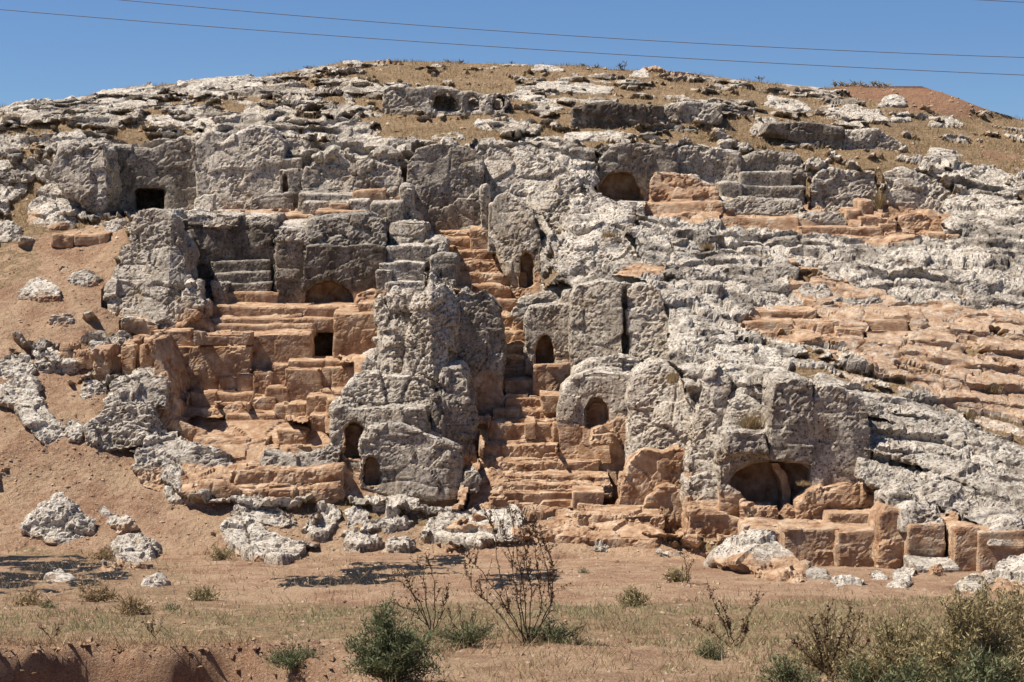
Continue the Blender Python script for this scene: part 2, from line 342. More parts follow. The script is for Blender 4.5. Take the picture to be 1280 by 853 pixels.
    base = np.array([(co[:, 0].min() + co[:, 0].max()) / 2, yf, co[:, 2].min()]) if T is None else np.array(T.location) + (np.array(T.parent.location) if T.parent else 0)
    uu, vv = proj(s0)
    if cut is None: cv = np.zeros(nv)
    elif cut <= 1: cv = np.full(nv, float(cut))
    else: cv = sstep(-20, 20, vv - cut + perlin(q * 0.7 + 400) * 24)
    for hp, hd in holes:
        if hd >= 2.9: continue
        cx = sum(a for a, b in hp) / len(hp); cy = sum(b for a, b in hp) / len(hp)
        ex = [(cx + (a - cx) * 1.06, cy + (b - cy) * 1.06) for a, b in hp]
        cv = np.maximum(cv, (inpoly(uu, vv, ex) & (s0[:, 1] > yf + 0.12 + lean * np.maximum(s0[:, 2] - za, 0))) * 0.85)
    fa = np.empty(len(me.loops), np.int32); me.loops.foreach_get('vertex_index', fa); fa = fa.reshape(-1, 4)
    bpy.data.meshes.remove(me)
    if cull:                                               # drop what lies buried inside the hill
        lim = np.maximum(ysheet(uu, vv), yf + 0.4 + lean * np.maximum(co[:, 2] - za, 0)) + 0.55
        if ridge: lim = lim + ridge[1] * np.maximum(0, xr - co[:, 0]) + ridge[2] * np.maximum(0, co[:, 0] - xr)
        if holes: lim = np.maximum(lim, yf + max(h[1] for h in holes) + 0.7)
        if mound: lim = np.full(nv, 1e9); 
        dead = co[:, 1] > lim
        if mound: dead = co[:, 2] < P(uu, vv, ysheet(uu, vv))[:, 2] - 0.45
        fa = fa[~dead[fa].all(1)]
        use = np.zeros(nv, bool); use[fa.ravel()] = True; idx = np.cumsum(use) - 1; fa = idx[fa].astype(np.int32)
        co = co[use]; cv = cv[use]; nr = nr[use]; nv = len(co)
    me = bpy.data.meshes.new(name); me.vertices.add(nv); me.vertices.foreach_set('co', (co - base).astype(np.float32).ravel())
    me.loops.add(len(fa) * 4); me.loops.foreach_set('vertex_index', fa.ravel())
    me.polygons.add(len(fa)); me.polygons.foreach_set('loop_start', np.arange(len(fa), dtype=np.int32) * 4); me.update(calc_edges=True)
    for k_, a_ in (('cut', cv), ('pale_top', np.clip(nr[:, 2] * 1.1 + 0.15, 0, 1)), ('pat', np.full(nv, pat))):
        me.attributes.new(k_, 'FLOAT', 'POINT').data.foreach_set('value', a_.astype(np.float32))
    finish(me, M_ROCK, smooth=False); me.update()
    NTRI[0] += 2 * len(me.polygons)
    ob = bpy.data.objects.new(name, me); COL.objects.link(ob)
    if T is None: ob.location = base; tag(ob, label, cat, group)
    else:
        ob.parent = T
        if label: ob['label'] = label
    for hp, hd in holes:                                   # the worked back wall of the opening
        cx = sum(a for a, b in hp) / len(hp); cy = sum(b for a, b in hp) / len(hp)
        bp = [(cx + (a - cx) * 1.04, cy + (b - cy) * 1.04) for a, b in hp]
        ro = 0
        if ridge:
            xc = float(P(cx, cy, yf)[0]); ro = max(0.0, 1 - hd / thick) * (ridge[1] * max(0, xr - xc) + ridge[2] * max(0, xc - xr))
        if hd < 2.9: NICHE(ob, bp, yf + hd - 0.1 + ro)
    return ob
def NICHE(T, poly, y):
    R(T, 'niche_back', poly, d=y, thick=0.5, lean=0, cut=1, pat=0.3, rough=0.25, sm=1, ext=0, strata=0, vox=0.07)
def rect(u0, v0, u1, v1, j=1.5):
    q = lambda: random.uniform(-j, j)
    return [(u0 + q(), v1 + q()), (u0 + q(), (v0 + v1) / 2 + q()), (u0 + q(), v0 + q()), ((u0 + u1) / 2 + q(), v0 + q()), (u1 + q(), v0 + q()), (u1 + q(), (v0 + v1) / 2 + q()), (u1 + q(), v1 + q())]
def B(T, name, u0, v0, u1, v1, **k):
    """a hewn block or ledge"""
    k = dict(dict(off=0.3, thick=1.6, lean=0.04, cut=1, pat=0.1, rough=0.13, sm=1, strata=0.15, vox=0.045, rise=0.08), **k)
    return R(T, name, rect(u0, v0, u1, v1, min(1.8, 0.05 * min(u1 - u0, 3 * (v1 - v0)))), **k)
def arch(u0, v0, u1, v1, point=0.0, n=12):
    """an arch outline: springing halfway up, slightly pointed if POINT"""
    cx = (u0 + u1) / 2; r = (u1 - u0) / 2; sv = v0 + min(r * 1.25, (v1 - v0) * 0.75)
    pts = [(u0, v1), (u0, sv)]
    for i in range(1, n):
        a = math.pi * i / n; x = -math.cos(a); y = math.sin(a) ** (1.0 + point)
        pts.append((cx + r * x + random.uniform(-0.6, 0.6), sv - (sv - v0) * y + random.uniform(-0.7, 0.7)))
    return pts + [(u1, sv), (u1, v1)]

# ------------------------------------------------------------------ upper left: the tomb with the square door
T = thing('rock_cut_tomb', 'rock-cut tomb facade with a square black doorway high on the slope', 'tomb', 190, 268)
R(T, 'facade', [(128, 272), (128, 178), (150, 182), (190, 186), (206, 175), (230, 170), (246, 178), (248, 272)], d=73.9, thick=4.4, lean=0.03, pat=0.45, rough=0.45, strata=0.2,
  holes=[([(170, 264), (170, 236), (209, 236), (209, 264)], 3.4), ([(188, 221), (188, 209), (194, 209), (194, 221)], 0.5)])
R(T, 'side_wall', [(58, 214), (76, 186), (95, 178), (112, 182), (128, 179), (135, 190), (134, 230), (131, 276), (117, 274), (100, 252), (76, 238)], d=71.0, thick=3.4, lean=0.1, pat=0.3, rough=0.8, anchor=(110, 275))
R(T, 'facade', [(243, 270), (243, 180), (255, 168), (264, 163), (276, 180), (296, 167), (318, 155), (342, 160), (356, 182), (352, 235), (348, 268)], d=73.1, thick=3.0, lean=0.10, pat=0.1, rough=0.55, strata=0.1)
B(T, 'block', 350, 198, 377, 216, d=73.6, cut=None, pat=0.3)
B(T, 'block', 348, 212, 378, 246, d=73.3, cut=None, pat=0.1, holes=[([(353, 243), (354, 217), (359, 217), (360, 243)], 0.6)])
R(T, 'sill', [(302, 268), (306, 254), (330, 242), (368, 240), (370, 268)], d=71.8, thick=1.6, pat=0.5, rough=0.5)
B(T, 'ledge', 372, 243, 448, 262, d=71.6, thick=1.5, cut=None, pat=0.35)
R(T, 'rock_mass', [(372, 250), (378, 215), (392, 195), (420, 188), (446, 205), (442, 250)], d=72.8, thick=3, lean=0.25, pat=0.3)
R(T, 'rock_mass', [(438, 250), (448, 205), (462, 185), (484, 182), (500, 195), (506, 225), (500, 250)], d=72.8, thick=3, lean=0.2, pat=0.35, cut=236)
B(T, 'ledge', 440, 238, 480, 252, d=71.4, thick=1.2)
B(T, 'ledge', 376, 252, 440, 267, d=70.3, thick=1.2, pat=.3, cut=None)
B(T, 'ledge', 300, 268, 392, 279, d=69.8, thick=2.5, lean=0)
B(T, 'block', 412, 254, 436, 270, d=69.9); B(T, 'block', 436, 250, 462, 268, d=70.2, cut=None); B(T, 'block', 462, 252, 500, 268, d=70.0, cut=None, pat=0.4)
B(T, 'block', 395, 264, 452, 282, d=69.0, thick=1.6)

def rock(poly, label, name='rock_outcrop', cat='rock', group='grey rocks of the hillside', **k):
    us_ = [a for a, b in poly]
    k = dict(dict(ridge=(min(us_) + 0.45 * (max(us_) - min(us_)), 0.3, 0.45), off=0.25, thick=1.8, lean=0.1, follow=0.55, pat=0.2, rough=0.85, sm=3, vox=0.06), **k)
    if k['lean'] >= 0.8: k.update(mound=0.12 if max(b for a, b in poly) < 205 else 0.24, ridge=None)
    if k['lean'] >= 0.4: k['follow'] = min(0.95, 0.4 + 0.5 * k['lean']); k['lean'] = 0.05
    if 'd' in k: k['follow'] = k['follow'] * 0.6
    if k['follow'] > 0.5: k['rise'] = -0.45
    if cat == 'boulder' and 'cut' not in k: k['cut'] = max(b for a, b in poly) - 5
    if max(b for a, b in poly) < 205: k.update(off=min(k['off'], 0.12), rough=min(k['rough'], 0.6), follow=0.85, ridge=None, thick=min(k['thick'], 1.4), rise=-0.4)
    return R(None, name, poly, label=label, cat=cat, group=group, **k)
rock([(-8, 160), (-5, 137), (15, 129), (40, 125), (60, 122), (74, 131), (72, 148), (56, 163), (34, 160)], 'rounded white rock on the skyline where the crest starts to climb', lean=0.6)
rock([(72, 150), (76, 127), (90, 121), (104, 126), (106, 145)], 'small lump of rock on the skyline beside the rounded white rock', thick=1.5)
rock([(46, 206), (52, 188), (74, 166), (98, 160), (110, 175), (92, 192), (66, 206)], 'smooth pale tilted slab above the doorway tomb', sm=10, rough=0.6)
rock([(-10, 200), (-8, 166), (20, 164), (42, 168), (40, 182), (24, 197)], 'craggy grey rock below the rounded skyline rock', lean=0.3)
rock([(-10, 228), (-8, 198), (22, 196), (36, 205), (30, 226)], 'grey rock ledge above the brown soil of the slope', lean=0.3)
rock([(-10, 258), (-8, 228), (20, 220), (36, 224), (34, 238), (14, 250)], 'dark-sided rock at the top edge of the brown soil', lean=0.3)
rock([(28, 276), (34, 254), (48, 240), (64, 231), (90, 235), (108, 240), (121, 258), (120, 286), (60, 284)], 'broken grey rock in front of the doorway tomb', lean=0.3, cut=276)
rock([(-10, 300), (-8, 276), (14, 275), (26, 284), (25, 298)], 'low layered rock among brown soil under the upper ledges', lean=0.2)
rock([(121, 290), (124, 276), (150, 275), (162, 280), (158, 291)], 'small dark rock lying below the shaded tomb wall', thick=1.2)
B(None, 'hewn_ledge', 63, 294, 92, 304, label='small hewn reddish ledge on the brown soil below broken rock', cat='ledge'); B(None, 'hewn_ledge', 92, 292, 135, 302, label='long low hewn ledge beside the red soil path', cat='ledge', pat=.3)
rock([(110, 152), (112, 138), (138, 132), (148, 140), (146, 153)], 'dark flat-topped block lying on the upper left ledges', thick=1.2, pat=0.6, sm=2, lean=0.1)
rock([(152, 158), (158, 143), (200, 142), (230, 150), (228, 162)], 'pale ledge beside the dark flat-topped block', lean=0.7)
rock([(190, 168), (200, 140), (222, 132), (262, 134), (276, 150), (270, 168)], 'grey crag above the tomb facade', lean=0.4)
rock([(214, 124), (222, 104), (256, 99), (300, 96), (330, 97), (332, 118), (290, 126)], 'pale slab along the crest above the tomb facade', lean=0.9)
rock([(108, 138), (116, 118), (150, 112), (186, 104), (204, 112), (196, 134), (150, 140)], 'bare pale rock on the rising skyline', lean=0.9)
rock([(376, 180), (378, 158), (392, 150), (410, 152), (408, 172), (396, 184)], 'grey boulder wedged above the tomb facade', thick=1.5)
rock([(395, 200), (404, 170), (424, 156), (444, 160), (470, 172), (492, 172), (500, 190), (484, 200), (440, 202)], 'broad lumpy rock above the stepped terrace', lean=0.5)
rock([(414, 152), (418, 140), (450, 134), (480, 142), (482, 156)], 'low white rock in dry grass under the caves', lean=0.6)
rock([(428, 124), (430, 108), (445, 102), (470, 101), (478, 110), (476, 127), (450, 129)], 'big square boulder on the grassy upper slope', pat=0.35, lean=0.2, sm=3)
rock([(398, 107), (402, 98), (416, 96), (422, 104), (416, 108)], 'small boulder on the grassy upper slope', thick=0.8)
rock([(404, 90), (408, 82), (424, 80), (430, 87), (426, 91)], 'little rock on the crest left of the stone heap', thick=0.8)
rock([(424, 84), (430, 76), (446, 74), (456, 80), (450, 84)], 'flat pale rock capping the crest beside the stone heap', thick=1.2)
# the row of small caves near the crest
T = thing('cave_ledge', 'rocky ledge with a row of dark shallow caves below the crest', 'rock ledge', 550, 142)
R(T, 'rock_mass', [(476, 140), (480, 112), (500, 106), (522, 110), (545, 108), (562, 110), (580, 120), (584, 142)], off=0.2, thick=4, lean=0.15, pat=0.3, rough=0.6,
  holes=[([(538, 138), (541, 124), (552, 118), (560, 113), (570, 124), (578, 139)], 3.0)])
R(T, 'rock_mass', [(572, 142), (572, 116), (590, 113), (604, 118), (620, 116), (634, 118), (638, 128), (630, 142)], off=0.15, thick=4, lean=0.15, pat=0.3, rough=0.55,
  holes=[([(584, 139), (583, 128), (588, 117), (597, 122), (604, 138)], 3.0), ([(615, 138), (620, 124), (627, 121), (631, 136)], 3.0)])
rock([(628, 140), (632, 118), (660, 112), (700, 118), (706, 136), (670, 142)], 'broad pale rock beside the row of caves', lean=0.7)

# ------------------------------------------------------------------ left court: rock mass, dark wall and steps
T = thing('weathered_rock_mass', 'big craggy grey rock mass flanking the sunken court', 'rock', 195, 405)
R(T, 'rock_mass', [(128, 384), (128, 362), (136, 336), (150, 318), (160, 296), (168, 272), (182, 262), (206, 264), (218, 272), (228, 296), (232, 330), (236, 352), (232, 404), (204, 407), (150, 398)], off=0.8, thick=4.2, lean=0.32, pat=0.3, rough=0.95, cut=398, vox=0.055, ridge=(205, 0.35, 0.6))
R(T, 'rock_mass', [(218, 404), (222, 372), (232, 352), (246, 350), (252, 372), (260, 384), (264, 408)], off=1.4, thick=1.6, lean=0.2, pat=0.25, cut=384, anchor=(240, 405), vox=0.055)
R(T, 'rock_mass', [(150, 412), (150, 396), (196, 402), (198, 416)], off=0.8, thick=1.2, cut=402, rough=0.5, anchor=(175, 411))
T = thing('stepped_wall', 'dark weathered rock wall with narrow hewn steps at its foot', 'wall', 300, 395)
R(T, 'wall', [(212, 386), (222, 276), (250, 268), (300, 277), (344, 280), (346, 390)], d=67.9, thick=3.6, lean=0.03, pat=0.85, rough=0.45, cut=372, strata=1.0, vox=0.055)
R(T, 'pillar', [(344, 385), (343, 300), (350, 286), (372, 284), (383, 290), (384, 385)], d=67.2, thick=1.5, lean=0.04, pat=0.7, rough=0.5, cut=368)
for i, (v0, u0) in enumerate(((325, 262), (340, 264), (353, 268), (366, 282), (381, 285))):
    B(T, 'step', u0, v0, 339 + (i > 2) * 8, v0 + 18, d=67.7 - 0.27 * i, thick=0.8, cut=1 if i > 2 else None, pat=0.7 if i < 3 else 0.15, lean=0)
B(T, 'block', 264, 352, 284, 398, d=66.1, thick=1.6, cut=378, pat=0.5, rough=0.6)
B(T, 'rim', 232, 267, 300, 280, d=67.8, thick=1.6, cut=None, pat=0.2, lean=0.3, rough=0.7); B(T, 'rim', 300, 270, 348, 284, d=68.1, thick=2, cut=None, pat=0.2, lean=0.3, rough=0.6)
T = thing('arched_tomb', 'wide arched burial recess under a dark overhanging wall in the court', 'tomb', 410, 390)
R(T, 'wall', [(370, 390), (380, 352), (381, 307), (420, 305), (462, 306), (481, 310), (478, 372), (470, 390)], d=66.6, thick=3, lean=0.0, pat=0.9, rough=0.35, cut=362, strata=0.2, vox=0.05,
  holes=[(arch(375, 350, 442, 388), 1.3)])
B(T, 'bench', 404, 379, 440, 388, d=66.4, thick=1.1)
R(T, 'rock_mass', [(380, 308), (382, 276), (410, 268), (450, 266), (482, 272), (484, 309)], d=67.1, thick=3, lean=0.15, pat=0.65, rough=0.8)
R(T, 'rock_mass', [(440, 394), (444, 368), (462, 358), (486, 362), (488, 394)], d=65.6, thick=1.6, cut=1, rough=0.6, lean=0.2)
B(T, 'rim', 346, 283, 384, 296, d=67.2, thick=1.6, cut=None, pat=0.25, lean=.3, rough=.7)
B(T, 'ledge', 262, 383, 446, 400, d=65.6, thick=2.0, lean=0)

T = thing('sunken_court', 'sunken court of stepped orange blocks cut from the bedrock', 'rock-cut court', 320, 530)
B(T, 'ledge', 264, 397, 418, 412, d=64.9, thick=1.6, lean=0)
B(T, 'ledge', 150, 402, 238, 424, d=64.8, thick=2.2, lean=0.05)
B(T, 'ledge', 236, 406, 392, 420, d=64.6, thick=1.2, lean=0)
B(T, 'wall', 206, 432, 315, 472, d=63.0, thick=1.6, rise=0.0); B(T, 'wall', 206, 414, 238, 434, d=63.4, thick=1.6)
B(T, 'block', 314, 418, 390, 464, d=63.4, thick=2)
B(T, 'block', 386, 402, 424, 452, d=65.2, thick=2, holes=[([(390, 446), (390, 408), (416, 406), (416, 446)], 1.5)])
B(T, 'block', 415, 391, 473, 450, d=63.5, thick=2.5); B(T, 'block', 446, 378, 478, 396, d=64.4, cut=1, thick=1.6)
for q in ((220, 457, 273, 493, 63.0), (272, 471, 297, 493, 62.9), (296, 468, 317, 496, 62.8), (315, 463, 341, 499, 62.7), (338, 456, 360, 488, 62.8), (357, 462, 403, 508, 62.2), (401, 460, 446, 490, 62.4), (318, 455, 362, 470, 63.1), (360, 452, 430, 466, 62.9),
          (238, 491, 270, 517, 62.3), (256, 491, 317, 507, 62.4), (315, 498, 345, 523, 61.9), (331, 485, 360, 509, 62.1), (343, 506, 360, 531, 61.5), (358, 505, 384, 528, 61.3), (381, 496, 418, 526, 61.0), (387, 520, 410, 545, 60.4), (402, 487, 440, 502, 61.6), (408, 500, 426, 524, 60.6)):
    B(T, 'block', *q[:4], d=q[4], thick=1.8)
B(T, 'ledge', 226, 512, 300, 524, d=61.5, thick=1.4); B(T, 'ledge', 280, 518, 344, 533, d=61.0, thick=1.4)
R(T, 'floor', [(222, 556), (226, 540), (250, 526), (350, 527), (392, 536), (418, 550), (420, 562), (330, 562)], d=59.2, thick=3.2, lean=1.9, cut=1, pat=0.05, rough=0.3, strata=0)
B(T, 'block', 346, 539, 383, 558, d=59.6, thick=1.0); R(T, 'rubble', [(272, 520), (276, 506), (292, 500), (306, 504), (310, 519)], d=61.3, thick=0.8, cut=1, rough=0.7)
R(T, 'rim', [(324, 584), (326, 562), (350, 566), (390, 564), (412, 556), (426, 560), (426, 586), (370, 588)], off=0.3, thick=1.5, lean=0.5, pat=0.45, rough=0.8)
R(T, 'rim', [(240, 560), (244, 548), (272, 546), (312, 551), (312, 562)], off=0.2, thick=1.0, lean=0.3, cut=1, rough=0.7)
R(T, 'riser', [(290, 608), (296, 588), (330, 585), (372, 588), (410, 584), (430, 580), (432, 606), (380, 610), (330, 606)], off=0.15, thick=2.0, lean=0.05, cut=1, rough=0.4, strata=0.2)
R(T, 'ledge', [(244, 618), (250, 602), (300, 610), (350, 612), (400, 606), (426, 602), (434, 622), (380, 626), (320, 626)], off=0.1, thick=2.0, lean=0.05, cut=1, rough=0.45, strata=0.2)
B(T, 'floor', 240, 556, 330, 584, off=0.1, thick=2.5, lean=1.2, strata=0, rough=0.25)
T = thing('stone_trough', 'stone burial trough with raised ends set in a court niche', 'trough', 278, 432)
for nm, q, dd, th in (('front', (245, 420, 312, 431), 62.75, 0.2), ('end', (243, 414, 254, 431), 62.72, 0.8), ('end', (303, 414, 314, 431), 62.72, 0.8), ('back', (246, 417, 311, 430), 63.3, 0.2)):
    B(T, nm, *q, d=dd, thick=th, rough=0.1, vox=0.03, ext=1, lean=0, rise=0.0)
T = thing('eroded_court_wall', 'row of eroded reddish fins walling the side of the court', 'wall', 170, 500)
B(T, 'fin', 78, 430, 96, 452, off=0.3, thick=1.0, rough=0.6); B(T, 'fin', 96, 438, 117, 458, off=0.3, thick=1.2, rough=0.6)
B(T, 'fin', 116, 436, 136, 478, off=0.2, thick=2.0, rough=0.5); B(T, 'fin', 151, 428, 168, 478, off=0.5, thick=2.4, rough=0.6); B(T, 'fin', 176, 424, 190, 482, off=0.8, thick=2.6, rough=0.6)
R(T, 'fin', [(192, 515), (188, 440), (186, 426), (194, 424), (202, 440), (212, 470), (226, 515)], off=1.2, thick=3.2, cut=1, rough=0.5, lean=0.1, anchor=(205, 512))
B(T, 'fin', 138, 446, 152, 476, off=0.0, thick=2.0, rough=0.6); B(T, 'fin', 166, 440, 178, 480, off=0.2, thick=2.0)
R(T, 'rock_mass', [(136, 444), (138, 420), (148, 410), (160, 422), (160, 440)], off=0.5, thick=1.0, lean=0.2)
T = thing('half_cut_rock', 'grey rock with an orange sawn-off side beside the court', 'rock', 165, 548)
R(T, 'rock_mass', [(138, 500), (141, 478), (160, 468), (180, 462), (202, 464), (208, 478), (206, 500)], off=0.6, thick=1.8, lean=0.25, sm=5, anchor=(170, 530))
R(T, 'rock_mass', [(106, 538), (118, 518), (128, 500), (150, 492), (172, 496), (184, 512), (190, 530), (202, 548), (150, 552), (118, 548)], off=0.6, thick=2.2, lean=0.45, sm=5)
R(T, 'cut_side', [(170, 546), (166, 502), (182, 494), (206, 496), (216, 520), (236, 532), (256, 540), (255, 548), (206, 552)], off=-0.4, thick=1.6, lean=0.1, cut=1, rough=0.45, anchor=(205, 549))
g = 'grey rocks lying on the brown slope'
rock([(160, 582), (166, 568), (184, 550), (212, 546), (238, 549), (262, 556), (284, 570), (290, 590), (300, 602), (256, 604), (206, 606), (178, 598)], 'large dark-flanked boulder below the court with orange foot', name='boulder', cat='boulder', group=g, thick=2.4, cut=592, pat=0.35, off=0.6)
rock([(205, 626), (208, 612), (226, 606), (254, 610), (263, 622), (258, 630), (214, 630)], 'flat pale boulder just below the dark-flanked boulder', name='boulder', cat='boulder', group=g, thick=1.2, lean=0.8)
rock([(-10, 500), (-4, 482), (12, 467), (30, 464), (44, 470), (50, 488), (60, 504), (74, 524), (90, 542), (94, 556), (84, 564), (54, 562), (46, 548), (30, 530), (18, 506)], 'long jagged white rock rib running down the brown slope', name='rock_rib', group=g, lean=0.7)
rock([(-10, 474), (-6, 442), (14, 437), (34, 444), (42, 462), (30, 472)], 'pale rock at the head of the jagged rib', group=g, lean=0.5)
rock([(40, 462), (42, 440), (72, 444), (96, 452), (112, 462), (90, 468)], 'low scattered rock beside the reddish fins', group=g, lean=1.4, off=0.05, thick=1.0)
rock([(74, 530), (80, 518), (94, 520), (106, 536), (102, 546), (84, 544)], 'grey rock next to the lower end of the jagged rib', group=g, lean=0.7, thick=1.0)
rock([(95, 492), (99, 476), (116, 472), (134, 476), (140, 488), (130, 498), (104, 498)], 'rough grey rock on soil between rib and fins', group=g, lean=0.6, thick=1.3)
rock([(20, 664), (26, 645), (48, 630), (74, 622), (96, 630), (110, 646), (122, 660), (118, 674), (90, 679), (60, 672), (30, 670)], 'large humped boulder with a white top above the black ash', name='boulder', cat='boulder', group=g, thick=2.0, off=0.3, lean=0.5)
rock([(119, 642), (122, 630), (132, 626), (141, 634), (138, 645)], 'small stone beside the humped boulder', name='boulder', cat='boulder', group=g, thick=0.7)
rock([(130, 660), (133, 646), (146, 643), (160, 654), (168, 663), (150, 668)], 'oblong pale stone downhill of the small stone', name='boulder', cat='boulder', group=g, thick=0.7, lean=0.8)
rock([(140, 680), (146, 669), (170, 666), (186, 672), (192, 692), (190, 706), (168, 709), (150, 702)], 'pitted pale boulder at the end of the ash patch', name='boulder', cat='boulder', group=g, thick=1.3, lean=0.5)
rock([(176, 734), (182, 721), (196, 718), (204, 724), (200, 737), (186, 738)], 'small white stone on the soil past the ash', name='boulder', cat='boulder', group=g, thick=0.6)
rock([(122, 712), (126, 703), (140, 702), (146, 710), (138, 714)], 'little stone in the black ash beside the pitted boulder', name='boulder', cat='boulder', group=g, thick=0.5)
rock([(56, 722), (62, 711), (76, 712), (90, 724), (90, 732), (70, 730)], 'soot-spotted stone in the middle of the black ash', name='boulder', cat='boulder', group=g, thick=0.7)
rock([(274, 672), (278, 660), (300, 652), (330, 656), (352, 672), (378, 690), (380, 700), (350, 706), (310, 700), (290, 688)], 'long white whaleback rock in the soil below the court', name='boulder', cat='boulder', group=g, thick=1.8, lean=1.0, off=0.2)
rock([(286, 650), (290, 634), (304, 627), (330, 628), (372, 646), (374, 660), (350, 666), (310, 656)], 'pale rock just uphill of the whaleback rock', name='boulder', cat='boulder', group=g, thick=1.6, lean=1.0, off=0.2)
rock([(376, 670), (382, 652), (400, 640), (420, 638), (426, 652), (410, 672), (390, 676)], 'pitted rock between the whaleback rock and the court steps', name='boulder', cat='boulder', group=g, thick=1.2, lean=0.9)
rock([(424, 672), (430, 644), (446, 636), (462, 644), (464, 664), (450, 674)], 'rough crumbling rock below the niche block', name='boulder', cat='boulder', group=g, thick=1.2, lean=0.8)
rock([(428, 684), (434, 674), (470, 672), (480, 680), (456, 691)], 'low broken white rock beside the ash streak', name='boulder', cat='boulder', group=g, thick=0.9, lean=0.8, off=0.1)
rock([(486, 690), (490, 680), (508, 676), (518, 684), (506, 693)], 'small broken white rock near the ash streak', name='boulder', cat='boulder', group=g, thick=0.7, lean=0.8, off=0.1)
rock([(462, 644), (468, 632), (500, 626), (528, 632), (522, 646)], 'flat pale slab below the niche block', group=g, thick=1.2, lean=1.4, off=0.1)
rock([(522, 674), (536, 652), (560, 644), (600, 642), (640, 640), (664, 652), (650, 672), (600, 690), (560, 680)], 'broad flat white slab at the foot of the stairs', group=g, thick=1.4, lean=1.6, off=0.1, rough=0.6)
rock([(678, 654), (684, 642), (704, 638), (718, 644), (724, 655), (700, 658)], 'white knob of rock at the foot of the stairs', name='boulder', cat='boulder', group=g, thick=0.8)
rock([(22, 372), (34, 358), (52, 353), (76, 366), (78, 377), (50, 380)], 'flat white slab lying on the red-brown slope', name='boulder', cat='boulder', group=g, thick=0.9, lean=1.2, off=0.05, rough=0.5)
rock([(68, 342), (72, 330), (84, 326), (94, 336), (88, 344)], 'small grey stone touching a darker one on the slope', name='boulder', cat='boulder', group=g, thick=0.7)
rock([(80, 350), (88, 338), (110, 333), (124, 342), (122, 353), (96, 356)], 'dark grey stone on the slope under the craggy mass', name='boulder', cat='boulder', group=g, thick=0.9, pat=0.4)
rock([(60, 404), (64, 394), (80, 391), (94, 398), (90, 407), (70, 409)], 'small round stone alone on the brown slope', name='boulder', cat='boulder', group=g, thick=0.7)

# ------------------------------------------------------------------ centre: pinnacle with niches
T = thing('rock_pinnacle', 'tall grey rock pinnacle with small arched niches beside the stairs', 'rock', 510, 622)
R(T, 'spire', [(444, 476), (448, 452), (468, 436), (472, 396), (474, 374), (484, 370), (490, 360), (500, 368), (512, 366), (518, 400), (508, 440), (504, 476)], d=59.6, thick=3.0, lean=0.3, pat=0.2, rough=1.15, anchor=(480, 474), vox=0.045, ridge=(492, 0.5, 0.5))
R(T, 'spire', [(498, 478), (500, 450), (508, 420), (516, 386), (524, 366), (532, 368), (538, 352), (548, 360), (558, 352), (566, 362), (574, 382), (566, 408), (560, 455), (548, 478)], d=58.8, thick=3.2, lean=0.22, pat=0.15, rough=1.15, anchor=(525, 474), vox=0.045, ridge=(538, 0.5, 0.9))
R(T, 'spire', [(558, 500), (560, 400), (566, 370), (580, 360), (590, 368), (606, 362), (624, 388), (630, 420), (631, 525), (585, 527)], d=60.6, thick=3.6, lean=0.1, pat=0.6, rough=0.6, cut=480, anchor=(600, 522), vox=0.05, ridge=(560, 0, 0.35))  # shadow of the left spires put into its darker colour
R(T, 'rock_mass', [(410, 545), (411, 506), (428, 492), (446, 470), (500, 470), (535, 468), (541, 490), (540, 545)], d=58.2, thick=3.0, lean=0.3, pat=0.2, rough=0.9, anchor=(470, 540), vox=0.05, ridge=(528, 0.3, 0.5))
R(T, 'niche_block', [(412, 584), (410, 530), (416, 511), (452, 511), (500, 508), (531, 510), (536, 535), (540, 580), (500, 590), (448, 604), (430, 590)], d=57.1, thick=3.0, lean=0.08, pat=0.35, rough=0.45, cut=576, strata=0.5, anchor=(470, 590), vox=0.045, ridge=(520, 0.25, 0.3),
  sm=1, holes=[(arch(429, 529, 452, 574, 0.0), 1.1)])
R(T, 'niche_block', [(446, 608), (449, 562), (456, 538), (500, 530), (540, 546), (579, 562), (580, 596), (572, 624), (500, 620), (462, 613)], d=56.3, thick=2.6, lean=0.12, pat=0.3, rough=0.5, strata=0.8, anchor=(510, 620), vox=0.045, ridge=(560, 0.18, 0.5),
  sm=1, holes=[(arch(455, 570, 474, 606), 1.0)])
R(T, 'rock_mass', [(536, 540), (537, 495), (560, 490), (589, 499), (597, 531), (596, 584), (575, 590), (545, 560)], d=57.9, thick=2.6, lean=0.08, pat=0.6, rough=0.7, cut=572, anchor=(570, 585), vox=0.05, ridge=(545, 0, 0.4))  # darker colour stands in for the shade on this side
R(T, 'rock_mass', [(549, 500), (551, 470), (556, 458), (578, 456), (588, 475), (588, 502)], d=58.5, thick=2, lean=0.1, pat=0.4, rough=0.7)
R(T, 'foot', [(416, 622), (424, 578), (448, 600), (470, 610), (572, 622), (576, 634), (500, 630)], d=56.5, thick=2.0, lean=0.6, cut=1, pat=0.05, rough=0.35)
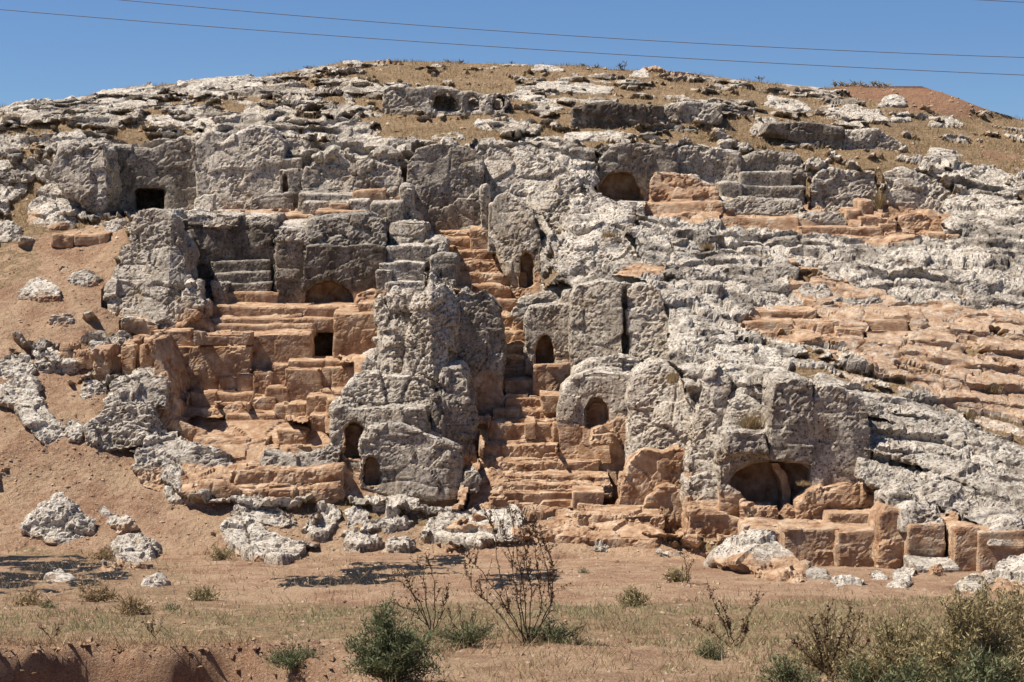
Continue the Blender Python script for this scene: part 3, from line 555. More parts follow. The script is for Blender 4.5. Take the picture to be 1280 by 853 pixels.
# small grey terraces behind the pinnacle
T = thing('grey_terraces', 'narrow grey hewn terraces stacked between the dark wall and stairs', 'terrace', 500, 362)
B(T, 'step', 480, 352, 530, 368, d=65.9, cut=None, pat=0.15, thick=2); B(T, 'step', 474, 328, 531, 354, d=66.4, cut=None, pat=0.15, thick=2); B(T, 'step', 482, 307, 544, 330, d=67.0, cut=None, pat=0.1, thick=2.5)
B(T, 'step', 470, 338, 490, 372, d=66.0, cut=None, pat=0.3, thick=1.5)
R(T, 'pillar', [(534, 362), (536, 322), (548, 316), (570, 319), (571, 362)], d=66.2, thick=1.8, lean=0.05, pat=0.5, rough=0.5)
R(T, 'pillar', [(528, 366), (532, 344), (540, 334), (550, 345), (552, 368)], d=65.6, thick=1.2, pat=0.3, rough=0.6)
R(T, 'rock_mass', [(484, 310), (487, 278), (510, 275), (533, 277), (534, 300), (530, 312)], d=68.0, thick=2.5, lean=0.1, pat=0.3, rough=0.6)
R(T, 'rock_mass', [(524, 318), (530, 300), (548, 296), (558, 304), (556, 320)], d=67.2, thick=2, lean=0.2, pat=0.3, rough=0.7)
R(T, 'pillar', [(500, 284), (500, 238), (505, 230), (514, 232), (516, 262), (524, 268), (525, 282)], d=70.4, thick=2.4, lean=0.03, pat=0.15, rough=0.5)
B(T, 'block', 484, 252, 504, 282, d=69.6, cut=None, pat=0.4)
T = thing('slab_facade', 'tall flat-cut rock facade closing the top of the stairs', 'rock facade', 555, 292)
R(T, 'facade', [(508, 296), (507, 240), (508, 204), (520, 186), (545, 180), (565, 179), (592, 184), (602, 200), (604, 250), (604, 296)], d=72.6, thick=3, lean=0.10, pat=0.45, rough=0.35, strata=0.5, vox=0.05)
R(T, 'cap_rock', [(508, 212), (514, 198), (530, 184), (556, 176), (584, 184), (600, 200), (602, 214), (580, 204), (545, 200), (524, 206)], d=72.7, thick=2.6, lean=0.4, rough=0.9)

# ------------------------------------------------------------------ the stairs
T = thing('rock_cut_staircase', 'long orange staircase cut into the rock between the pinnacle and ridge', 'staircase', 650, 640)
for q in ((542, 289, 592, 298, 72.0), (554, 298, 594, 314, 71.4), (565, 313, 618, 330, 70.7), (568, 329, 640, 345, 70.0), (570, 343, 640, 360, 69.3), (588, 358, 640, 380, 68.6), (604, 376, 645, 396, 67.6), (616, 394, 650, 415, 66.4),
          (624, 413, 664, 432, 65.4), (625, 430, 666, 447, 64.7), (625, 446, 668, 462, 64.0), (628, 460, 672, 480, 63.2), (630, 476, 676, 500, 62.2), (632, 498, 690, 516, 61.2), (618, 512, 704, 530, 60.5),
          (610, 528, 693, 558, 59.6), (604, 556, 698, 580, 58.8), (598, 578, 752, 597, 58.0), (588, 594, 766, 606, 57.3), (600, 604, 766, 618, 56.7), (612, 615, 718, 640, 56.1)):
    B(T, 'step', *q[:4], d=q[4], thick=1.9, lean=0.02, rough=0.36, pat=0.12, ext=6)
for q in ((588, 286, 622, 314, 70.8), (636, 340, 660, 362, 69.4), (676, 494, 708, 512, 60.3), (690, 528, 700, 557, 59.3), (655, 528, 670, 545, 59.2)):
    B(T, 'block', *q[:4], d=q[4], thick=1.5)
R(T, 'landing', [(580, 640), (590, 600), (612, 590), (640, 600), (626, 622), (640, 650), (600, 650)], d=55.8, thick=2, lean=0.9, cut=1, rough=0.5)
B(T, 'block', 714, 616, 756, 648, d=55.2, thick=1.2); B(T, 'ledge', 722, 643, 832, 660, off=0.1, thick=1.6, rough=0.4); R(T, 'slab', [(664, 672), (690, 656), (740, 652), (800, 660), (834, 672), (820, 686), (760, 684), (700, 682)], mound=0.3, cut=1, rough=0.5)
R(T, 'rubble', [(572, 612), (580, 590), (590, 586), (600, 600), (598, 616)], d=56.2, thick=0.8, pat=0.5)

# ------------------------------------------------------------------ right of the stairs: the ridge wall
T = thing('ridge_wall', 'grey hewn wall of the ridge with arched niches facing the stairs', 'wall', 740, 640)
R(T, 'wall', [(639, 392), (637, 350), (624, 326), (613, 304), (611, 280), (612, 252), (622, 244), (634, 240), (650, 248), (664, 262), (676, 300), (680, 366), (660, 384), (640, 390)], d=68.4, thick=3.2, lean=0.06, pat=0.2, rough=0.5, cut=352, strata=0.2, anchor=(650, 380), vox=0.05, ridge=(678, 0.5, 0.2),
  holes=[(arch(651, 315, 667, 358, 0.1), 1.2)])
R(T, 'pillar', [(600, 262), (601, 232), (610, 228), (614, 262), (614, 292), (602, 290)], d=70.8, thick=1.5, lean=0.02, pat=0.1, rough=0.4)
B(T, 'wall', 610, 254, 630, 312, d=69.6, thick=1.5, cut=None, pat=0.1)
R(T, 'rock_mass', [(640, 392), (650, 374), (690, 356), (716, 360), (722, 396), (700, 402), (664, 418), (640, 420)], d=65.6, thick=2.5, lean=0.3, pat=0.3, cut=398, rough=0.7, anchor=(680, 415))
R(T, 'niche_block', [(656, 466), (657, 398), (663, 385), (690, 381), (716, 378), (730, 388), (734, 470), (700, 470)], d=62.4, thick=3, lean=0.03, pat=0.3, rough=0.4, cut=455, strata=0.7, vox=0.045, ridge=(722, 0.25, 0), sm=1, holes=[(arch(669, 419, 694, 459, 0.35), 1.4)])
R(T, 'wall', [(664, 502), (666, 458), (720, 452), (752, 470), (756, 484), (736, 500)], d=61.8, thick=2.5, lean=0.1, cut=1, pat=0.05, rough=0.35)
R(T, 'wall', [(712, 470), (714, 372), (722, 356), (752, 350), (778, 352), (779, 440), (774, 472)], sm=1, d=61.0, thick=3.5, lean=0.04, ridge=(779, 0.5, 0), pat=0.28, rough=0.35, strata=0.35, vox=0.05)
R(T, 'wall', [(787, 476), (786, 440), (787, 360), (800, 352), (826, 362), (836, 400), (838, 476)], d=60.2, thick=3.5, lean=0.08, ridge=(838, 0.5, 0), pat=0.15, rough=0.6, strata=0.3)
R(T, 'wall', [(772, 476), (776, 352), (792, 352), (792, 476)], d=61.8, thick=2, lean=0.02, pat=0.6, rough=0.5)
R(T, 'rock_mass', [(714, 500), (716, 464), (740, 450), (776, 444), (800, 450), (812, 476), (808, 520), (760, 500)], d=59.8, thick=2.6, lean=0.2, pat=0.25, rough=0.7, anchor=(760, 500))
R(T, 'niche_block', [(698, 600), (699, 516), (704, 488), (722, 472), (750, 466), (790, 468), (812, 486), (818, 640), (760, 650), (716, 610)], d=57.6, thick=3, lean=0.08, pat=0.15, rough=0.45, cut=528, strata=0.15, vox=0.045, anchor=(750, 600), ridge=(812, 0.4, 0), sm=1, holes=[(arch(734, 501, 760, 538, 0.35), 1.2)])
R(T, 'rock_mass', [(736, 552), (738, 536), (752, 530), (766, 538), (764, 552)], d=57.2, thick=0.8, cut=1, rough=0.6)
R(T, 'rock_mass', [(786, 582), (790, 500), (796, 468), (830, 452), (856, 470), (868, 520), (868, 592), (830, 590)], d=55.6, thick=3.2, lean=0.2, pat=0.12, rough=0.7, cut=572, strata=0.15, anchor=(830, 585), vox=0.05, ridge=(868, 0.5, 0))
R(T, 'wall', [(768, 664), (774, 610), (786, 576), (804, 560), (830, 566), (852, 556), (874, 580), (886, 612), (890, 668), (820, 670)], d=55.0, thick=2.6, lean=0.05, cut=0.72, pat=0.1, rough=0.5, strata=0.1, anchor=(820, 664), vox=0.05)
R(T, 'wall', [(800, 668), (806, 622), (830, 606), (856, 614), (866, 668)], d=54.4, thick=1.6, lean=0.1, cut=0.9, pat=0.05, rough=0.5)
R(T, 'wall', [(690, 520), (694, 400), (704, 362), (760, 350), (806, 356), (824, 400), (828, 520)], d=62.3, thick=2.5, lean=0.08, pat=0.35, rough=0.6, strata=0.4)
T = thing('ridge_crag', 'craggy white ridge rock above the top of the stairs', 'rock', 640, 300)
R(T, 'rock_mass', [(590, 262), (588, 186), (598, 176), (622, 178), (650, 188), (690, 198), (722, 228), (742, 262), (730, 296), (700, 302), (680, 270), (634, 246), (610, 262)], d=70.8, thick=4, lean=0.45, pat=0.1, rough=1.1, anchor=(660, 300), vox=0.06, ridge=(742, 0.5, 0))
R(T, 'rock_mass', [(688, 334), (694, 300), (712, 282), (750, 280), (790, 300), (800, 330), (760, 352), (712, 352)], d=66.6, thick=4, lean=0.9, pat=0.1, rough=1.0, anchor=(720, 350))
R(T, 'rock_mass', [(700, 288), (714, 250), (750, 240), (790, 262), (800, 290), (750, 300)], d=69.2, thick=3, lean=0.8, pat=0.1, rough=1.0)

# ------------------------------------------------------------------ right: the cliff with the double cave
T = thing('cave_tomb', 'grey cliff with a wide double-arched burial cave near the ground', 'tomb', 960, 660)
R(T, 'cliff', [(858, 622), (864, 560), (872, 500), (884, 462), (900, 448), (916, 468), (914, 540), (904, 548), (904, 636)], d=53.5, thick=3, lean=0.16, pat=0.15, rough=0.65, cut=600, anchor=(880, 620), vox=0.05, ridge=(895, 0.4, 0.4))
cave = [(911, 602), (920, 588), (936, 580), (962, 577), (985, 578), (1002, 579), (1013, 588), (1018, 604), (1016, 622), (1006, 636), (990, 630), (983, 640), (960, 636), (934, 628)]
R(T, 'cliff', [(898, 668), (898, 560), (906, 540), (958, 538), (962, 492), (972, 472), (1000, 470), (1022, 478), (1040, 520), (1050, 660), (1000, 672)], d=52.3, thick=4, lean=0.05, pat=0.3, rough=0.4, cut=612, strata=0.5, vox=0.045, holes=[(cave, 1.35)])
R(T, 'rib', [(962, 578), (973, 577), (983, 592), (989, 612), (989, 642), (978, 642), (979, 620), (974, 598)], d=52.55, thick=1.1, lean=0, cut=1, rough=0.2, ext=0, vox=0.035)
R(T, 'niche_back', [(972, 578), (1002, 577), (1016, 588), (1021, 606), (1017, 628), (1004, 640), (988, 634), (986, 606)], d=53.05, thick=0.5, lean=0.0, cut=1, rough=0.2, ext=0, strata=0, ridge=(1020, 0.3, 0))
R(T, 'rock_mass', [(858, 634), (862, 600), (890, 590), (906, 604), (928, 624), (936, 650), (900, 660), (870, 652)], d=52.4, thick=2, lean=0.3, cut=632, pat=0.2, rough=0.7)
R(T, 'rock_mass', [(906, 568), (906, 542), (925, 538), (958, 540), (962, 568)], d=51.9, thick=1.4, lean=0.1, pat=0.5, rough=0.5, ext=0)
R(T, 'hollow_back', [(908, 545), (910, 500), (940, 484), (966, 490), (966, 545)], d=53.6, thick=1.5, lean=0.5, cut=None, pat=0.2, rough=0.9)
R(T, 'pillar', [(962, 574), (962, 500), (970, 476), (1000, 470), (1020, 476), (1022, 582)], d=52.0, thick=1.5, lean=0.06, pat=0.5, rough=0.5, strata=1, ext=0)
R(T, 'wall', [(1014, 620), (1014, 500), (1022, 480), (1050, 484), (1084, 500), (1090, 560), (1090, 626)], d=52.0, thick=3, lean=0.08, pat=0.2, rough=0.38, cut=610, strata=0.2, vox=0.05)
B(T, 'block', 928, 634, 972, 656, d=51.3, thick=1.2, pat=0.3, rough=0.6); R(T, 'rock_mass', [(968, 656), (972, 644), (986, 630), (1002, 640), (1008, 656)], d=51.6, thick=1.2, cut=1, rough=0.5)
R(T, 'wall', [(996, 664), (998, 628), (1020, 610), (1060, 602), (1096, 612), (1106, 664)], d=51.3, thick=2, lean=0.15, cut=1, pat=0.05, rough=0.45)
R(T, 'wall', [(856, 672), (862, 630), (900, 640), (936, 652), (950, 674)], d=51.9, thick=2, lean=0.2, cut=1, pat=0.05, rough=0.4)
T = thing('stepped_quarry_face', 'quarried face of square tan blocks at the foot of the hill', 'quarry face', 1120, 725)
B(T, 'ledge', 930, 656, 1104, 672, d=50.2, thick=1.4, rise=0.0, pat=0.45, cut=0.66); B(T, 'block', 938, 664, 984, 690, d=49.7, pat=0.45, cut=0.66); B(T, 'block', 980, 660, 1052, 724, d=48.8, thick=1.4, rise=0.0, pat=0.45, cut=0.66); B(T, 'block', 1048, 664, 1103, 724, d=48.3, thick=1.4, rise=0.0, pat=0.45, cut=0.66)  # grazing shadow on the block fronts put into their darker colour
R(T, 'pilaster', [(1098, 728), (1098, 650), (1108, 634), (1134, 640), (1138, 728)], d=47.9, thick=1.4, rise=0.0, lean=0.05, cut=1, rough=0.4)
B(T, 'block', 1136, 656, 1181, 714, d=47.5, thick=1.4, rise=0.0, pat=0.5, cut=0.62); B(T, 'block', 1178, 658, 1196, 726, d=47.9, thick=1.4, rise=0.0, cut=0.7, pat=0.3); B(T, 'block', 1194, 660, 1226, 724, d=46.9, thick=1.4, rise=0.0, cut=0.72, pat=0.3); B(T, 'block', 1224, 664, 1290, 722, d=46.7, thick=1.4, rise=0.0, cut=0.66, pat=0.4)  # front-face shade painted into these blocks as well
B(T, 'block', 1140, 708, 1200, 734, d=46.2, thick=1.2, cut=None, pat=0.3)
B(T, 'block', 1034, 640, 1102, 668, d=50.6, thick=1.4, rise=0.0, pat=.1)
R(T, 'cap_rock', [(1104, 642), (1107, 620), (1122, 611), (1142, 612), (1152, 624), (1150, 642)], d=48.9, thick=1.6, lean=0.4, rough=0.8, sm=5)
R(T, 'cap_rock', [(1124, 662), (1127, 636), (1144, 627), (1170, 630), (1182, 648), (1180, 664)], d=47.6, thick=1.8, lean=0.4, rough=0.8, sm=5)
R(T, 'cap_rock', [(1236, 682), (1240, 664), (1256, 650), (1296, 654), (1296, 686)], d=46.6, thick=1.8, lean=0.4, rough=0.8, sm=4, cut=676)
R(T, 'cap_rock', [(1150, 640), (1154, 614), (1176, 606), (1190, 618), (1186, 640)], d=49.4, thick=1.5, lean=0.3, rough=0.8); R(T, 'cap_rock', [(1192, 660), (1196, 632), (1214, 618), (1236, 640), (1234, 664)], d=48.6, thick=1.5, lean=0.4, rough=0.8)
g = 'stones at the foot of the quarry face'
for q, lb, kw in (
    ([(886, 698), (892, 684), (912, 673), (940, 669), (964, 672), (988, 686), (1006, 702), (1011, 722), (1000, 731), (984, 730), (960, 718), (930, 708), (900, 704)], 'long curved pale slab arching up from the soil', dict(thick=1.4, lean=0.3, cut=700)),
    ([(1010, 730), (1013, 718), (1026, 714), (1035, 722), (1034, 731)], 'dark cube of stone at the end of the curved slab', dict(thick=0.6, pat=0.5)),
    ([(832, 680), (834, 666), (850, 659), (872, 660), (884, 672), (882, 682)], 'brown crumbling rock beside the curved pale slab', dict(thick=0.9, cut=1)),
    ([(820, 694), (824, 684), (852, 682), (886, 684), (888, 692), (850, 697)], 'low white rock strip under the brown crumbling rock', dict(thick=0.8)),
    ([(1244, 738), (1244, 702), (1252, 690), (1300, 690), (1304, 742)], 'big rounded white and pink block by the brush', dict(thick=1.6, lean=0.1, cut=722, sm=5)),
    ([(1192, 742), (1196, 726), (1216, 719), (1238, 724), (1236, 742)], 'squared grey stone beside the big rounded block', dict(thick=1.2, sm=2, rough=0.5)),
    ([(1113, 722), (1116, 708), (1130, 703), (1146, 708), (1146, 720)], 'loose pale cube resting on rubble under the quarry face', dict(thick=0.7, sm=1, rough=0.4, off=0.8)),
    ([(1086, 722), (1090, 712), (1104, 708), (1114, 714), (1112, 723)], 'loose flat stone next to the pale cube', dict(thick=0.6, sm=2, off=0.7)),
    ([(1161, 713), (1164, 705), (1176, 704), (1183, 711), (1178, 714)], 'small brown stone lying on a grey block', dict(thick=0.5, sm=2, off=1.4, cut=1)),
    ([(1036, 736), (1040, 724), (1070, 720), (1084, 726), (1082, 737)], 'low grey slab at the foot of the tan blocks', dict(thick=0.9, sm=2)),
    ([(1110, 738), (1114, 724), (1136, 720), (1144, 728), (1142, 738)], 'broken grey stone below the loose pale cube', dict(thick=0.9, sm=2)),
    ([(740, 682), (744, 668), (766, 664), (776, 676), (770, 686)], 'pale stone over a dark gap at the foot of the stairs', dict(thick=0.8, pat=0.1))):
    rock(q, lb, name='stone', cat='stone', group=g, **dict(dict(vox=0.05), **kw))
# slanting beds of the right-hand ridge
T = thing('slanting_rock_beds', 'slanting grey limestone beds dropping along the ridge beyond the cave', 'rock', 1180, 640)
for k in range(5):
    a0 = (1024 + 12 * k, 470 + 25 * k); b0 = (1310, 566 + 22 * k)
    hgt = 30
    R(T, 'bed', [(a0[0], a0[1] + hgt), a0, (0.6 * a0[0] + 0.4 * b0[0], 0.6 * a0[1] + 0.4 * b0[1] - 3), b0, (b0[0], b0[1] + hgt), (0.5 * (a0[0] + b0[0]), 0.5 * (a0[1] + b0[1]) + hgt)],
      off=(0.75, 0.35)[k % 2], thick=2.4, lean=(0.1, 0.5)[k % 2], follow=0.9, pat=(0.4, 0.1)[k % 2], rough=0.75, tilt=0.4, per=0.4, strata=1.6, anchor=(1310, 566 + 22 * k + hgt), ext=6)  # steep beds coloured darker: riser shade is painted in
T = thing('tan_rock_ledges', 'pale tan ledges dipping across the bare slope above the cave cliff', 'rock ledge', 1150, 470)
for k, (a0, b0, c0) in enumerate((((1040, 404), (1310, 434), 0.8), ((1052, 422), (1310, 462), 1), ((1000, 430), (1310, 490), 0.7), ((1070, 452), (1310, 514), 0.9), ((1040, 462), (1290, 536), 0.5), ((1150, 404), (1310, 418), 1))):
    R(T, 'ledge', [(a0[0], a0[1] + 13), a0, (0.65 * a0[0] + 0.35 * b0[0], 0.65 * a0[1] + 0.35 * b0[1] - 4), (0.3 * a0[0] + 0.7 * b0[0], 0.3 * a0[1] + 0.7 * b0[1] + 3), b0, (b0[0], b0[1] + 15), (0.5 * (a0[0] + b0[0]), 0.5 * (a0[1] + b0[1]) + 12)],
      off=0.25, thick=2.0, lean=0.2, follow=0.95, cut=c0, pat=0.1, rough=0.5, tilt=0.2, per=0.3, strata=1.0, anchor=(b0[0], b0[1] + 15))
# top of the right-hand ridge
def bank(pl, label, **k): return rock(pl, label, group='rock beds on the top of the ridge', **dict(dict(thick=2.5, lean=0.3, pat=0.3, strata=0.8, sm=3), **k))
bank([(800, 400), (806, 372), (830, 352), (866, 340), (900, 346), (940, 352), (982, 356), (984, 380), (960, 392), (900, 384), (860, 402)], 'long dark-faced bed along the ridge top', pat=0.55, d=62.4, thick=3.5, lean=0.25)
bank([(846, 418), (850, 398), (872, 386), (904, 392), (934, 400), (936, 414), (900, 420)], 'lower dark bed in front of the long bed', pat=0.5, d=60.6)
bank([(850, 446), (854, 420), (900, 412), (948, 414), (950, 428), (900, 436)], 'grey step of rock above the cave cliff', pat=0.45, d=59.2, thick=2)
bank([(880, 470), (884, 432), (910, 424), (950, 434), (980, 452), (986, 478), (940, 484)], 'humped white rock over the grassy hollow of the cliff', d=56.2, thick=3, lean=0.8, pat=0.1)
bank([(954, 436), (960, 416), (984, 410), (1010, 414), (1020, 428), (990, 440)], 'rounded grey knoll in orange rock above the cliff', d=60.0, thick=2, lean=0.6)
bank([(1000, 396), (1001, 362), (1010, 355), (1032, 356), (1040, 370), (1038, 392), (1020, 398)], 'upright squarish boulder at the edge of the orange slope', d=63.0, thick=1.5, lean=0.1, name='boulder', cat='boulder')
bank([(1034, 398), (1038, 380), (1060, 372), (1100, 372), (1128, 384), (1134, 398), (1080, 402)], 'long low grey bed beside the upright boulder', d=62.6, thick=1.6, pat=0.45)
bank([(1200, 384), (1204, 360), (1220, 352), (1240, 356), (1244, 376), (1226, 388)], 'isolated dark-sided boulder above the orange slope', d=64.0, thick=1.5, lean=0.15, pat=0.35, name='boulder', cat='boulder')
bank([(1226, 396), (1230, 384), (1260, 378), (1300, 380), (1300, 396)], 'flat grey bed below the dark-sided boulder', d=63.4, thick=1.6)
bank([(1110, 372), (1124, 358), (1160, 354), (1190, 362), (1188, 374), (1150, 380)], 'pale rock over a dark hollow in the orange slope', d=64.8, thick=1.2, pat=0.2)
bank([(1010, 330), (1020, 312), (1064, 310), (1112, 312), (1170, 324), (1160, 340), (1100, 334), (1060, 340)], 'rough grey bed below the orange terrace', d=67.6, thick=2)
bank([(1180, 318), (1190, 302), (1230, 298), (1264, 310), (1268, 330), (1220, 334)], 'layered rock ledges right of the orange terrace', d=69.0, thick=2.4, strata=1.2)
bank([(950, 356), (956, 336), (984, 330), (1000, 334), (998, 352)], 'dark block end on the ridge above the squarish boulder', d=65.0, thick=1.5, pat=0.6, rough=0.5)
bank([(850, 302), (856, 284), (890, 276), (934, 286), (936, 302), (890, 308)], 'humped grey rock at the edge of the orange terrace', d=68.6, thick=2, lean=0.5)
bank([(826, 340), (830, 312), (850, 300), (872, 306), (880, 336), (856, 346)], 'lumpy rock on the ridge with dark cleft', d=66.4, thick=2, lean=0.4)
bank([(742, 348), (756, 334), (790, 320), (806, 330), (844, 336), (846, 346), (790, 346)], 'dark slab on the ridge over a small orange hollow', d=64.8, thick=1.5, pat=0.5)
for q, lb in zip(((948, 388, 1022, 404, 61.8), (932, 402, 992, 418, 60.6), (1016, 404, 1044, 424, 60.8), (1044, 410, 1080, 430, 60.4), (1080, 402, 1136, 420, 61.4)), ('pale orange ledge at the foot of the squarish boulder', 'dark-fronted orange ledge next to the grey knoll', 'small squared orange ledge below the low grey bed', 'squared orange ledge split off by a dark joint', 'long orange ledge in front of the low grey bed')):
    B(None, 'hewn_ledge', *q[:4], d=q[4], thick=2.0, label=lb, cat='ledge', group='orange ledges on the ridge', lean=0.2)
# ------------------------------------------------------------------ upper right: quarried terrace
T = thing('quarry_terrace', 'quarried terrace with grey walls and orange floor high on the slope', 'quarry', 900, 275)
R(T, 'wall', [(740, 246), (748, 200), (766, 184), (800, 178), (846, 182), (848, 250), (800, 256)], d=74.2, thick=3, lean=0.05, pat=0.6, rough=0.7, vox=0.06, holes=[(arch(750, 213, 802, 250), 1.3)])
R(T, 'wall', [(842, 240), (844, 184), (880, 180), (926, 190), (930, 240)], d=75.4, thick=3, lean=0.06, pat=0.2, rough=0.5)
R(T, 'rock_mass', [(808, 264), (812, 228), (822, 216), (850, 216), (872, 222), (896, 232), (900, 250), (888, 262)], d=72.6, thick=2.2, lean=0.25, cut=226, pat=0.05, rough=0.7)
R(T, 'wall', [(922, 222), (926, 196), (960, 188), (1000, 192), (1008, 220), (1008, 256), (930, 256)], d=75.6, thick=3, lean=0.05, pat=0.5, rough=0.6)
B(T, 'block', 898, 228, 928, 250, d=73.8, cut=None, pat=0.45); B(T, 'block', 926, 216, 990, 236, d=74.9, cut=None, pat=0.4); B(T, 'block', 926, 232, 1006, 252, d=74.2, cut=None, pat=0.5, thick=2)
R(T, 'overhang_slab', [(894, 268), (902, 252), (930, 246), (1000, 250), (1006, 262), (990, 270), (940, 270)], d=72.4, thick=2.4, lean=0.3, pat=0.45, rough=0.6, ext=0)
R(T, 'wall', [(1010, 264), (1016, 222), (1030, 210), (1060, 212), (1096, 212), (1100, 264)], d=74.6, thick=3, lean=0.1, pat=0.25, rough=0.8)
R(T, 'wall', [(1102, 264), (1104, 214), (1130, 208), (1160, 220), (1190, 240), (1180, 266), (1130, 270)], d=74.2, thick=3, lean=0.25, pat=0.2, rough=0.9, cut=256)
R(T, 'rock_mass', [(990, 290), (993, 272), (1010, 264), (1050, 264), (1060, 274), (1060, 290)], d=71.4, thick=1.6, lean=0.15, pat=0.4, cut=284, rough=0.6)
for q in ((1058, 262, 1078, 282, 72.2), (1076, 250, 1092, 276, 72.8), (1076, 272, 1104, 290, 71.4), (1100, 280, 1122, 296, 71.0), (1160, 292, 1200, 308, 70.2), (940, 282, 1000, 292, 71.2), (1000, 284, 1104, 300, 70.4)):
    B(T, 'block', *q[:4], d=q[4])
R(T, 'rock_mass', [(1116, 296), (1122, 270), (1140, 264), (1170, 272), (1180, 292), (1150, 300)], d=71.4, thick=2, lean=0.5, cut=1, rough=0.5)
B(T, 'ledge', 806, 254, 904, 272, d=71.4, thick=2.5, lean=0.4); B(T, 'ledge', 900, 272, 1000, 290, d=70.8, thick=2, lean=0.5)
# ledges and scattered outcrops of the upper slope
T = thing('overhang_ledge', 'long overhanging ledge with a black shadowed underside on the grassy slope', 'rock ledge', 800, 158)
R(T, 'rock_mass', [(712, 156), (714, 134), (740, 127), (790, 130), (830, 130), (832, 158), (760, 158)], off=0.15, thick=4, lean=-0.12, pat=0.95, rough=0.5, strata=0.4)  # near-black colour paints the shadow of the hollow under the lip
R(T, 'rock_mass', [(826, 154), (830, 130), (860, 126), (900, 130), (904, 152)], off=0.1, thick=4, lean=0.1, pat=0.3, rough=0.5)
T = thing('broken_ledge', 'broken grey ledge with a shadowed face under the red mound', 'rock ledge', 1040, 186)
R(T, 'rock_mass', [(950, 168), (962, 152), (1000, 152), (1054, 160), (1056, 184), (1010, 182), (980, 172)], off=0.15, thick=4, lean=-0.05, pat=0.75, rough=0.5)  # shadow on this face is painted in as dark colour
R(T, 'rock_mass', [(1052, 186), (1056, 162), (1090, 160), (1126, 172), (1138, 186)], off=0.1, thick=4, lean=0.2, pat=0.2, rough=0.5)
g = 'pale outcrops in the dry grass'
for pl, lb in (
    ([(1028, 150), (1034, 136), (1070, 132), (1100, 142), (1114, 154), (1070, 154)], 'pale wedge of rock on the slope below the red mound'),
    ([(1112, 154), (1118, 143), (1136, 142), (1142, 154)], 'small square outcrop right of the pale wedge'),
    ([(1160, 158), (1168, 146), (1190, 146), (1208, 158), (1196, 162)], 'lone pale outcrop in dry grass under the red mound'),
    ([(1156, 196), (1162, 188), (1200, 192), (1218, 198), (1180, 200)], 'thin flat outcrop near the reddish hollow'),
    ([(956, 134), (962, 122), (1000, 130), (1020, 140), (990, 142)], 'slanting outcrop above the broken ledge'),
    ([(1096, 136), (1104, 124), (1130, 124), (1134, 134)], 'dark jagged outcrop at the foot of the red mound'),
    ([(784, 98), (790, 90), (808, 89), (814, 98)], 'small white outcrop on the crest near the stone heap'),
    ([(662, 90), (668, 83), (700, 84), (708, 91)], 'low grey outcrop on the crest above the slope of dry grass'),
    ([(664, 112), (676, 104), (720, 106), (770, 110), (764, 118), (700, 118)], 'long low white outcrop just below the crest'),
    ([(640, 122), (646, 112), (668, 110), (676, 122)], 'round white outcrop at the end of the long low one'),
    ([(934, 170), (944, 150), (966, 148), (980, 160), (976, 172)], 'dark-ended outcrop beside the broken ledge'),
    ([(700, 178), (706, 170), (760, 168), (800, 172), (796, 182)], 'flat outcrop under the overhanging ledge'),
    ([(640, 190), (650, 176), (690, 172), (730, 180), (736, 196), (690, 198)], 'lumpy white outcrop at the back of the ridge crag'),
    ([(500, 128), (506, 120), (524, 118), (530, 130)], 'small outcrop at the foot of the cave ledge'),
    ([(342, 180), (346, 162), (372, 158), (376, 178)], 'narrow grey outcrop over the tomb facade'),
    ([(352, 132), (360, 116), (396, 112), (404, 128), (380, 138)], 'white outcrop on the upper slope left of the square boulder'),
    ([(300, 150), (306, 136), (350, 130), (370, 142), (350, 154)], 'broad white outcrop above the tomb facade'),
    ([(536, 176), (542, 168), (576, 166), (584, 176)], 'low outcrop in grass above the flat-cut facade'),
    ([(590, 164), (596, 152), (640, 150), (660, 160), (630, 168)], 'streaked white outcrop behind the ridge crag'),
    ([(1180, 232), (1190, 216), (1240, 214), (1300, 232), (1300, 246), (1230, 240)], 'broad flat outcrop on the far right shoulder'),
    ([(1180, 270), (1186, 250), (1230, 246), (1300, 262), (1300, 300), (1240, 290)], 'thick white outcrop on the right shoulder above layered ledges')):
    rock(pl, lb, group=g, thick=0.9, lean=1.0, off=0.06, rough=0.5, ridge=None)
T = thing('stone_heap', 'small heap of pinkish stones on the crest', 'stone heap', 838, 92)
for i in range(12):
    u = 808 + 5.5 * i + random.uniform(-2, 2); v = 84 + 1.15 * max(0, i - 2) + random.uniform(-1, 1)
    R(T, 'stone', [(u - 6, v + 6), (u - 5, v), (u, v - 3), (u + 5, v), (u + 6, v + 6)], d=92.6, thick=0.5, cut=1, rough=0.4, sm=1, vox=0.1)
T = thing('stone_heap', 'few reddish stones heaped on the highest point of the crest', 'stone heap', 488, 78)
for u, v in ((478, 78), (485, 74), (492, 77), (499, 78)):
    R(T, 'stone', [(u - 5, v + 4), (u - 4, v - 1), (u, v - 3), (u + 4, v - 1), (u + 5, v + 4)], d=93.5, thick=0.5, cut=1, rough=0.4, sm=1, vox=0.1)
